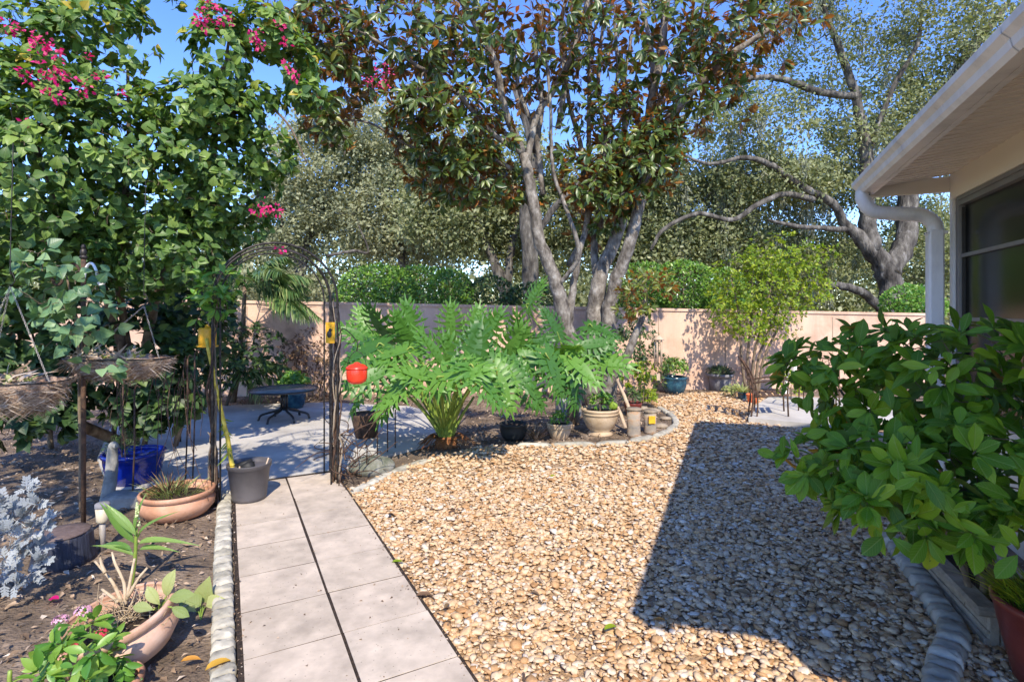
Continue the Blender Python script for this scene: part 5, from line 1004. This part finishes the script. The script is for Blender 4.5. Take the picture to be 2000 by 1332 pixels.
# dangling dry vines below the wide basket
g = Geo()
for k in range(26):
    p = V3(P(random.uniform(210, 385), random.uniform(690, 760), random.uniform(4.0, 4.7))); e = p+[random.uniform(-.1, .1), 0, -random.uniform(.35, .9)]; g.tube(spline([p, (p+e)/2+rng.normal(size=3)*.06, e+rng.normal(size=3)*.03], 5), [.004, .002], 4, caps=False)
obj('dry_vines', g, 'rusty', None, P(300, 730, 4.3), 'thin dry vine stems dangling below the wide hanging basket', 'climbing plant', kind='stuff')
for i, (x, y0, y1) in enumerate(((236, 950, 700), (258, 985, 760), (362, 945, 700), (376, 945, 690))):
    b = V3(G(x, y0)); g = Geo(); t = b+V3((.02, 0, (y0-y1)*b[1]/F)); g.tube([b, (b+t)/2+[.01, 0, 0], t], .0065, 6); g.tube(spline([t-[0, 0, .01], t+[.02, 0, .03], t+[.05, 0, .01]], 3), .005, 5)
    obj('plant_stake', g, 'rusty', None, b, ['thin rusty rod rising in front of the cobalt blue pot, left one', 'thin rusty rod rising in front of the cobalt blue pot, right one', 'tall thin rod left of the arch leg, farther from it', 'tall thin rod left of the arch leg, nearest to it'][i], 'stake', 'thin rods standing in the left bed')
# ------------------------------------------------------------------ dusty miller
def miller():
    c = V3((-2.78, 2.86, 0)); 
    pot('terracotta_pot', 'terracotta pot at the left edge holding the silver plant', c[0]-.14, c[1]-.02, [(.09, 0), (.12, .15), (.135, .155), (.14, .19)], 'terracotta', .012, .16)
    th = thing('silver_plant', c+[-.1, 0, .16], 'silvery white lacy-leaved plant at the left edge', 'plant'); sk = Skel(); src = c+[-.13, 0, .16]
    tips = [V3(P(x, y, 2.8+random.uniform(-.15, .15))) for x, y in ((52, 955), (70, 985), (25, 1000), (60, 1030), (10, 1040), (75, 1065), (35, 1080), (80, 1095), (15, 1110), (60, 1120), (5, 980), (40, 1010), (85, 1020), (30, 1140), (-20, 1020), (-40, 1080), (-30, 980), (50, 1050))]
    sk.limb([src, src+[0.02, 0, .12], src+[.06, 0, .22]], [.012, .010, .007], 6, 3); sk.grow(tips, tip=.003, sag=-.04); obj('stem', sk.g, 'silver_stem', th)
    vs = []; fs = []    # lobed leaf
    def rib(a, b, w_):
        a, b = V3((*a, 0)), V3((*b, 0)); d = unit(b-a); s_ = V3((-d[1], d[0], 0))*w_; o = len(vs); m = a+(b-a)*.65; vs.extend([a-s_*.5, a+s_*.5, m+s_*1.2+[0, 0, .02], b, m-s_*1.2+[0, 0, .02]]); fs.extend([(o, o+1, o+2), (o, o+2, o+4), (o+4, o+2, o+3)])
    rib((0, 0), (0, 1), .07)
    for t in (.3, .5, .7, .86):
        for s_ in (-1, 1): rib((0, t-.06), (s_*.38*(1.1-t*.5), t+.16), .07)
    tm = (V3(vs), np.array(fs), V3(vs)*0)
    C = np.concatenate([np.repeat(V3(tips), 9, 0), np.repeat(V3([src+(t-src)*random.uniform(.5, .9) for t in tips]), 4, 0)]); n = len(C); ax = unit(C-src)
    D = unit(ax*.7+rnd(n)*.9+[0, 0, .2]); leaves(th, [tm], 'silver_leaf', C, D, unit(rnd(n)*.5+[0, -.5, .8]), rng.uniform(.045, .08, n), rng.random(n), 200)
miller()
# ------------------------------------------------------------------ corn-like plant
def strap_plant():
    c = V3(G(255, 1150)); th = thing('leafy_seedling', c, 'tall green corn-like seedling behind the big terracotta bowl', 'plant'); g = Geo(); top = V3(P(266, 1030, c[1])); g.tube(spline([c, (c+top)/2+[.01, 0, 0], top], 4), [.013, .010, .008], 8); obj('stalk', g, 'stalk', th)
    T = {}
    for (x, y, L, s_, rot, cu) in ((262, 1085, .20, .26, 150, .9), (268, 1065, .24, .28, 20, 1.1), (262, 1060, .30, .2, 130, .1), (270, 1050, .2, .3, 60, .9), (264, 1040, .22, .35, 85, .2), (258, 1075, .22, .26, 170, 1.0), (270, 1075, .20, .26, 5, .7), (266, 1045, .26, .22, 140, .25)):
        p = V3(P(x, y, c[1]+random.uniform(-.02, .02))); a = math.radians(rot); D = unit(V3((math.cos(a), random.uniform(-.4, .1), math.sin(a)+.5))); N = unit(V3((-math.sin(a)*.3, -.5, 1)))
        tv, tt, tu = leaf_t(.17, 7, .05, cu, 'lance', .01); me = fast_mesh('leaf', tv, tt, 'corn_leaf', np.full(len(tv), random.random()), tu); o = bpy.data.objects.new('leaf', me); COL.objects.link(o); o.parent = th
        M = np.eye(4); M[:3, :3] = frames(D[None], N[None])[0]*L; M[:3, 3] = p-c; o.matrix_local = Matrix(M.tolist())
    g = Geo(); q = V3(P(268, 1010, c[1])); 
    for k in range(36): t = random.random(); a = random.uniform(0, 6.28); g.ell(q+[math.cos(a)*.011*(1.1-t), math.sin(a)*.011*(1.1-t), -.05+t*.14], (.006, .006, .008), 6, 4)
    obj('seed_head', g, 'seed', th, kind='stuff')
strap_plant()
# ------------------------------------------------------------------ big foreground bowl, stacked rims, pentas
bw = V3((-1.78, 2.48, 0)); TM = Matrix.Rotation(R(-9), 4, 'Y') @ Matrix.Rotation(R(8), 4, 'X')
pot('terracotta_bowl', 'large foreground terracotta bowl with dead stalks, tipped slightly', bw[0], bw[1], rim_bowl(.238, .205), 'terracotta_pale', .020, .15, TM, z=.01)
pot('terracotta_pot', 'small terracotta pot in front of the large tipped bowl, cut by the bottom edge', -1.655, 2.185, [(.09, 0), (.13, .05), (.135, .075), (.137, .09), (.13, .098)], 'terracotta', .014, .08)
th = thing('dead_plant', bw+[0, 0, .18], 'bleached dead stalks and dry tangle in the large terracotta bowl', 'plant'); src = bw+[-.01, .02, .17]
def deadstem(pts, r): g = Geo(); g.tube(spline(pts, 4), [r, r*.75, r*.6], 7, rough=.1); obj('dead_stalk', g, 'dead_stalk', th)
for pts in ([(240, 1180), (222, 1140), (205, 1118), (186, 1096)], [(205, 1118), (198, 1100), (196, 1088)], [(245, 1180), (242, 1138), (225, 1100), (219, 1078)], [(248, 1170), (255, 1130), (263, 1090)], [(232, 1175), (212, 1160), (199, 1150)], [(250, 1165), (270, 1130), (288, 1108)]):
    deadstem([V3(P(x, y, 2.50+.03*i)) for i, (x, y) in enumerate(pts)], .0085)
g = Geo()
for k in range(150):
    a = random.uniform(0, 6.28); r_ = random.uniform(0, .2); p = bw+[math.cos(a)*r_, math.sin(a)*r_, .18]; e = p+rng.normal(size=3)*[.06, .06, .03]+[.0, 0, .05]; g.tube(spline([p, (p+e)/2+rng.normal(size=3)*.02, e], 3), [.0026, .0016], 3, caps=False)
obj('dry_tangle', g, 'dead_stalk', th, kind='stuff')
def big_leaf_plant(name, label, c, specs, mat, w_=.7, shape='heart', cat='plant'):
    th = thing(name, c, label, cat); c = V3(c)
    for (x, y, d, L, an, tl) in specs:
        p = V3(P(x, y, d)); a = math.radians(an); D = unit(V3((math.cos(a), -.2, math.sin(a)))); N = unit(V3((0, -1, tl))); tv, tt, tu = leaf_t(w_, 6, .12, .25, shape, .015)
        me = fast_mesh('leaf', tv, tt, mat, np.full(len(tv), random.random()), tu); o = bpy.data.objects.new('leaf', me); COL.objects.link(o); o.parent = th
        M = np.eye(4); M[:3, :3] = frames(D[None], N[None])[0]*L; M[:3, 3] = p-c; o.matrix_local = Matrix(M.tolist()); g = Geo(); g.tube(spline([c, (c+p)/2+[0, 0, .02], p], 4), .004, 5); obj('leaf_stalk', g, 'stalk', th)
big_leaf_plant('pale_plant', 'pale yellowing broad leaves at the right rim of the large terracotta bowl', bw+[.13, .03, .17], [(325, 1165, 2.55, .13, 75, .5), (330, 1170, 2.5, .12, 20, .8), (312, 1180, 2.48, .1, 120, .8), (335, 1185, 2.45, .09, -20, .8), (300, 1190, 2.42, .09, 160, 1)], 'pale_leaf', .5, 'obov')
big_leaf_plant('pale_plant', 'crumpled pale leaf plant between the large terracotta bowl and the path edging', G(392, 1210), [(398, 1180, 2.95, .15, 80, .3), (392, 1185, 2.9, .13, 150, .8), (402, 1185, 2.9, .13, 20, .7), (385, 1195, 2.85, .11, 200, 1)], 'pale_leaf', .8)
def pentas():
    c = V3((-1.98, 2.12, 0)); th = thing('flowering_plant', c, 'leafy green plant with pink flower heads in the bottom left corner', 'plant'); sk = Skel(); sk.limb([c, c+[0, 0, .1], c+[0, 0, .18]], [.012, .01, .007], 6, 3)
    spec = [(150, 1290, 2.2, 70, 60, .14, 5), (190, 1300, 2.12, 50, 45, .12, 3), (120, 1330, 2.15, 50, 50, .12, 3), (160, 1240, 2.25, 50, 25, .1, 1.5), (170, 1370, 2.1, 80, 50, .14, 3)]
    C, U = in_ells(spec, 60, .5); C = C[C[:, 2] > .03]; U = U[:len(C)]; sk.grow(list(C), tip=.0025); obj('stem', sk.g, 'stalk', th)
    pos, D, N, s = whorls(C, unit(U+[0, -.1, .6]), 5, .05, .085, 1.0, .3); leaves(th, [leaf_t(.42, 6, .08, c_, 'oval', .012) for c_ in (.15, .35)], 'bright_leaf', pos, D, N, s, rng.random(len(pos)), 240)
    for (x, y, r_, m_, d) in ((162, 1194, .034, 'pink_petal', 2.3), (118, 1212, .032, 'pink_petal', 2.28), (198, 1238, .026, 'red_petal', 2.2), (145, 1262, .016, 'red_petal', 2.14), (122, 1282, .018, 'salmon_petal', 2.12), (170, 1310, .014, 'salmon_petal', 2.08)):
        q = V3(P(x, y, d)); n = 26; U = rnd(n); U[:, 2] = np.abs(U[:, 2])-.1; U = unit(U); ps = np.repeat(q+U*r_*.9*[1, 1, .7], 5, 0); UU_ = np.repeat(U, 5, 0); v = rnd(n*5); D = unit(v-UU_*np.sum(v*UU_, 1, keepdims=True))
        o = joined('flower_head', [leaf_t(.5, 2, .05, -.1, 'oval')], m_, ps, D, UU_, np.full(n*5, r_*.34), rng.random(n*5), th); g = Geo(); g.tube([q, V3((c[0]*.5+q[0]*.5, c[1]*.5+q[1]*.5, q[2]*.5))], .003, 5); obj('flower_stalk', g, 'stalk', th)
pentas()
# ------------------------------------------------------------------ pots along the curb in the middle
def gpos(x, y): q = G(x, y); return q[0], q[1]
x, y = gpos(1003, 858); pot('dark_pot', 'dark green pot half hidden under the split-leaf plant', x, y, [(.11, 0), (.15, .05), (.17, .12), (.165, .17), (.175, .18), (.175, .20)], 'dark_pot', .014, .17)
tuft('dry_grass', 'pale dry tuft between the dark pot and the small tan pot', G(1046, 858), 150, .24, 'litter', .9, .035, rad=.08)
x, y = gpos(1093, 856); pot('tan_pot', 'small ribbed tan pot with green sprigs, second smallest on the curb', x, y, [(.095, 0), (.105, .01), (.13, .07), (.145, .12), (.143, .13), (.155, .135), (.157, .15), (.150, .155), (.162, .17), (.162, .195)], 'tan_pot', .014, .17)
bushy('herb', 'bright green herb sprigs growing in the small ribbed tan pot', (x, y, .17), .10, .16, 26, .05, 'bright_leaf', OV)
x, y = gpos(1172, 848); pot('tan_urn', 'large tan footed urn with rolled rim and leafy plant', x, y, [(.155, 0), (.165, .012), (.135, .04), (.13, .055), (.175, .10), (.212, .18), (.225, .24), (.222, .262), (.236, .268), (.236, .285), (.225, .292), (.238, .302), (.246, .32), (.242, .334)], 'tan_pot', .018, .28, cat='urn', n=48)
bushy('leafy_plant', 'sprawling green plant growing in the large tan urn', (x, y, .28), .15, .24, 46, .06, 'bright_leaf', OV)
g = Geo(); q = V3((x+.17, y-.02, .37)); g.ell(q, (.055, .04, .055), 14, 10, .03); obj('cactus_pad', g, 'lime_solid', None, q, 'lime green rounded pad at the right side of the large tan urn', 'cactus')

for i, (px, py, h, r_, lab) in enumerate(((1238, 852, .33, .085, 'tall grey and rust log post left of the shorter one inside the curb'), (1270, 846, .27, .08, 'shorter log post with an orange face at the right end of the curb bed'))):
    c = V3(G(px, py)); th = thing('log_post', c, lab, 'post', 'upright log posts in the curb bed')
    g = Geo(); g.lathe([(r_*1.05, -.01), (r_, .03), (r_*.97, h*.5), (r_, h)], c, 20, wob=.04); obj('body', g, 'post_body', th)
    g = Geo(); g.lathe([(r_*1.08, h+.001), (r_*1.12, h+.012), (r_*1.08, h+.028), (.0005, h+.03)], c, 20, wob=.04); obj('cap', g, 'driftwood', th)
c = V3(G(1270, 846))+[.0, -.086, .19]; g = Geo(); g.box(c, (.085, .02, .10), (1, 0, 0), None, .004); obj('ochre_tile', g, 'yellow', None, c, 'ochre yellow tile fixed to the front of the shorter log post', 'tile')
for a, b, lab in (((1205, 742, 7.4), (1232, 806, 6.95), 'pale driftwood stick leaning on the tall log post'), ((1202, 786, 7.0), (1222, 836, 6.72), 'shorter pale stick leaning between the tan urn and the tall log post')):
    a, b = V3(P(*a)), V3(P(*b)); g = Geo(); g.tube([a, (a+b)/2+[.005, 0, .004], b], [.02, .024, .022], 8, rough=.12); obj('driftwood_stick', g, 'pale_wood', None, b, lab, 'stick', 'pale sticks by the log posts')
x, y = gpos(1236, 812); pot('maroon_pot', 'dark red pot standing behind the tall log post', x, y, [(.09, 0), (.12, .1), (.135, .17), (.14, .2)], 'maroon', .012, .18)
bushy('leafy_plant', 'small dark plant in the dark red pot behind the log posts', (x, y, .18), .12, .25, 24, .06, 'dark_leaf', OV)
q = G(1265, 795); bushy('lime_plant', 'round lime green mound plant behind the log posts', q, .17, .30, 90, .05, 'lime_leaf')
q = G(1110, 815); g = Geo(); g.box(V3(q)+[0, 0, .14], (.36, .2, .28), (1, .2, 0), None, .03); obj('cinder_block', g, 'concrete_aged', None, q, 'grey concrete block in the shade behind the tan pots', 'block')
for i, (px, py, s_) in enumerate(((1290, 835, 1), (1300, 820, .8), (1275, 805, 1.2), (1310, 808, .7), (1325, 795, .9), (1255, 800, .9))):
    q = V3(G(px, py)); g = Geo(); g.ell(q+[0, 0, .02], (.11*s_, .07*s_, .04*s_), 12, 8, .09); obj('flat_stone', g, 'driftwood', None, q, ['flat stone just right of the orange-faced post', 'flat stone nearest the end of the curved curb', 'long flat stone behind the log posts', 'small flat stone behind the end of the curb', 'flat stone farthest right, at the gravel edge below the teal pot', 'flat stone under the lime green mound plant'][i], 'stone', 'flat stones behind the log posts')
# stone and brown pot at the right foot of the arch
q = V3(G(722, 928)); g = Geo(); g.ell(q+[0, .08, .06], (.23, .17, .105), 26, 14, .035); obj('boulder', g, 'concrete_mossy', None, q, 'rounded mossy grey stone at the right foot of the arch', 'stone')
x, y = gpos(715, 858); pot('brown_pot', 'brown pot behind the tangle of dry vines right of the arch', x, y, [(.12, .01), (.16, .2), (.18, .3), (.185, .32)], 'rusty', .014, .28)
q = V3(G(575, 800)); pot('turquoise_pot', 'turquoise pot behind the round table', q[0], q[1], [(.12, 0), (.17, .15), (.18, .25), (.185, .27)], 'teal_glaze', .014, .24)
bushy('variegated_plant', 'bright green and white plant in the turquoise pot behind the round table', (q[0], q[1], .24), .20, .34, 60, .10, 'bright_leaf', OV)
# ------------------------------------------------------------------ bamboo wind chime
c = V3(P(1286, 662, 7.9)); th = thing('wind_chime', c, 'pale bamboo wind chime with a cone roof hanging by the leaning tree', 'wind chime')
g = Geo(); g.lathe([(.0005, .055), (.03, .045), (.055, .02), (.088, -.004), (.086, -.014), (.0005, -.016)], c, 22); obj('roof', g, 'pale_wood', th); g = Geo(); g.tube([c+[0, 0, .05], c+[0, 0, .42]], .003, 5); obj('string', g, 'twig', th)
for k in range(5):
    a = k*1.257+.3; q = c+[math.cos(a)*.052, math.sin(a)*.052, -.02]; g = Geo(); g.tube([q, q-[0, 0, .36+.03*(k % 3)]], .0125, 8); obj('tube', g, 'pale_wood', th)
g = Geo(); g.tube([c, c-[0, 0, .5]], .002, 4); obj('clapper_string', g, 'twig', th); g = Geo(); g.box(c-[0, 0, .56], (.05, .005, .10), (1, 0, 0), None, .001); obj('wind_sail', g, 'pale_wood', th)
# ------------------------------------------------------------------ pots by the wall
x, y = gpos(1317, 768); pot('teal_pot', 'teal blue glazed pot with a bushy plant against the pink wall', x, y, [(.15, .0), (.17, .01), (.215, .12), (.235, .22), (.222, .27), (.245, .29), (.245, .32)], 'teal_glaze', .018, .28)
bushy('bushy_plant', 'olive green bushy plant growing in the teal blue pot', (x, y, .28), .26, .38, 160, .06, 'hedge_leaf')
x, y = gpos(1406, 762); pot('grey_planter', 'wide-rimmed grey planter against the pink wall', x, y, [(.17, 0), (.19, .01), (.21, .2), (.215, .27), (.262, .28), (.266, .325), (.258, .33)], 'grey_pot', .02, .29)
bushy('fern_plant', 'low dark fern-like plant growing in the grey planter', (x, y, .29), .24, .16, 100, .08, 'dark_leaf', [leaf_t(.2, 3, .02, .4, 'lance')])
x, y = gpos(1451, 783); pot('teal_pot', 'small square teal pot left of the orange pot', x, y, [(.075, 0), (.085, .08), (.095, .14), (.10, .15)], 'teal_glaze', .01, .13, n=4)
tuft('agave', 'pale blue-green spiky plant in the small square teal pot', (x, y, .13), 40, .26, 'pale_leaf', 1.4, .12, rad=.03)
x, y = gpos(1470, 789); pot('orange_pot', 'small orange pot beside the tall curved chair back', x, y, [(.07, 0), (.085, .08), (.10, .15), (.105, .165)], 'orange', .01, .14)
q = G(1430, 776); bushy('leafy_plant', 'grey-green small plant left of the teal square pot', q, .17, .22, 60, .05, 'pale_leaf')
# rusted high-backed folding chair, side on, and a low lounge behind
def high_chair():
    c = V3(G(1478, 826)); c[2] = 0; th = thing('garden_chair', c, 'rusty folding chair with a tall curved back at the left corner of the seating slab', 'chair')
    for s_ in (0, .40):
        o = V3((s_*.35, s_, 0)); z = lambda x, y_, d: V3(P(x, y_, c[1]))+o
        g = Geo(); g.tube(spline([z(1446, 700, 0), z(1456, 715, 0), z(1468, 745, 0), z(1471, 780, 0), z(1467, 815, 0)], 5), .014, 8); obj('back_post', g, 'rusty', th)
        g = Geo(); g.tube(spline([z(1452, 704, 0), z(1466, 725, 0), z(1476, 755, 0), z(1480, 790, 0), z(1478, 818, 0)], 5), .011, 8); obj('back_post', g, 'rusty', th)
        g = Geo(); g.tube([z(1472, 748, 0), z(1530, 740, 0), z(1545, 745, 0)], .012, 8); obj('arm', g, 'rusty', th)
        g = Geo(); g.tube([z(1474, 775, 0), z(1540, 772, 0)], .014, 8); obj('seat_rail', g, 'rusty', th)
        g = Geo(); g.tube([z(1540, 745, 0), z(1538, 772, 0), z(1540, 818, 0)], .012, 8); obj('leg', g, 'rusty', th)
    for k, y_ in enumerate((705, 722, 742, 760)):
        a = V3(P(1449+k*7, y_, c[1])); g = Geo(); g.box(a+V3((.07, .2, 0)), (.41, .045, .012), (.33, .94, 0), None, .002); obj('back_slat', g, 'rusty', th)
    for k in range(5):
        a = V3(P(1480+k*13, 774, c[1])); g = Geo(); g.box(a+V3((.07, .2, .012)), (.41, .06, .012), (.33, .94, 0), None, .002); obj('seat_slat', g, 'rusty', th)
high_chair()
q = V3(G(1600, 812)); q[2] = .09; wire_chair('patio_chair', q, 2.5, 'dark metal chair on the seating slab behind the foreground shrub', 'rusty', .40, .40, .48)
# air conditioner / utility box
c = V3(P(1533, 712, 10.3)); c[2] = .5; th = thing('utility_box', (c[0], c[1], 0), 'pale grey utility box in front of the pink wall behind the seating', 'box')
g = Geo(); g.box(c, (.34, .24, .40), (1, .1, 0), None, .01); obj('cabinet', g, 'white_metal', th); g = Geo(); g.box(c+[.0, -.125, .02], (.22, .012, .26), (1, .1, 0), None, .003); obj('door', g, 'solar_top', th); g = Geo(); g.box(c*[1, 1, 0]+[0, 0, .15], (.1, .1, .3), (1, .1, 0)); obj('post', g, 'white_metal', th)
q = V3(G(1545, 790)); bushy('flowering_plant', 'small yellow and orange leaved plant at the left tip of the foreground shrub', q+[0, 0, .0], .16, .55, 40, .08, 'lime_leaf')
# ------------------------------------------------------------------ right foreground: concrete trough, maroon pot
a, b = V3(G(1930, 1270)), V3(G(1800, 1122)); dv = unit(b-a); sn = np.cross(dv, (0, 0, 1)); L = np.linalg.norm(b-a)+.25
th = thing('stone_planter', a, 'long weathered concrete planter under the foreground shrub', 'planter'); mc = a+dv*L/2+sn*.19
g = Geo()
g.box(mc-sn*.165+V3((0, 0, .10)), (L, .05, .20), dv, None, .008); g.box(mc-sn*.19+V3((0, 0, .178)), (L+.02, .10, .045), dv, None, .012); g.box(mc-sn*.192+V3((0, 0, .03)), (L+.01, .03, .05), dv, None, .008); g.box(mc-sn*.192+V3((0, 0, .085)), (L+.005, .02, .02), dv, None, .005); obj('front_wall', g, 'trough', th)
g = Geo(); g.box(mc+sn*.165+V3((0, 0, .10)), (L, .05, .20), dv, None, .008); obj('back_wall', g, 'trough', th)
for e in (-1, 1): g = Geo(); g.box(mc+dv*e*(L/2-.03)+V3((0, 0, .10)), (.05, .275, .195), dv, None, .006); obj('end_wall', g, 'trough', th)
g = Geo(); g.box(mc+V3((0, 0, .07)), (L-.12, .27, .14), dv); obj('soil', g, 'potting_soil', th)
pot('maroon_pot', 'glossy dark red pot cut off by the bottom right corner', 2.28, 2.22, [(.13, 0), (.16, .05), (.20, .22), (.225, .345), (.232, .35), (.235, .37), (.228, .378)], 'maroon', .016, .33, n=48)
tuft('wispy_plant', 'wispy thin-leaved plant growing in the glossy dark red pot', (2.24, 2.24, .33), 260, .26, 'lime_leaf', 1.0, .02, rad=.14)
# ------------------------------------------------------------------ fallen leaves and petals
def fallen(px, py, L, rot, lab, mat='dry_leaf', z=.045, w_=.4):
    p = V3(G(px, py)); p[2] = z; a = math.radians(rot); tv, tt, tu = leaf_t(w_, 6, .14, .22, 'oval', .02); Rm = frames(V3([[math.cos(a), math.sin(a), .12]]), V3([[0, -.1, 1]]))[0]
    me = fast_mesh('fallen_leaf', (tv@Rm.T)*L, tt, mat, np.full(len(tv), random.random()), tu); o = bpy.data.objects.new('fallen_leaf', me); COL.objects.link(o); o.location = p; tag(o, lab, 'leaf', 'fallen leaves')
fallen(400, 1330, .11, 50, 'orange fallen leaf lying against the path edging at the bottom edge'); fallen(352, 1312, .08, 20, 'curled orange fallen leaf right of the small front terracotta pot')
fallen(765, 1112, .07, 10, 'yellow-green fallen leaf on the right edge of the pavers', 'lime_leaf'); fallen(812, 1180, .09, 15, 'brown fallen leaf where the gravel meets the right edge of the pavers', 'brown_leaf')
fallen(1180, 1248, .08, 30, 'yellow fallen leaf on the sunlit gravel near the bottom', 'lime_leaf'); fallen(868, 1205, .06, 70, 'small brown curled leaf on the gravel beside the pavers', 'brown_leaf')
fallen(1300, 1230, .06, 160, 'orange leaf near the shadow corner on the gravel'); fallen(1075, 940, .07, 40, 'yellow leaf on the far sunlit gravel in front of the curb', 'lime_leaf')
fallen(1470, 1180, .10, 140, 'long brown leaf lying in the shaded gravel', 'brown_leaf'); fallen(96, 1180, .05, 0, 'magenta petal lying on the dark soil behind the flowering plant', 'bract', .03, .9)
fallen(1105, 880, .07, 100, 'orange leaf on the gravel under the small tan pot'); fallen(890, 1010, .06, 190, 'brown leaf on the gravel near the right side of the path', 'brown_leaf')
fallen(1020, 1120, .05, 250, 'tiny orange leaf in the middle of the sunlit gravel'); fallen(1640, 1150, .08, 60, 'dull brown leaf in the shaded gravel left of the scalloped edging', 'brown_leaf')
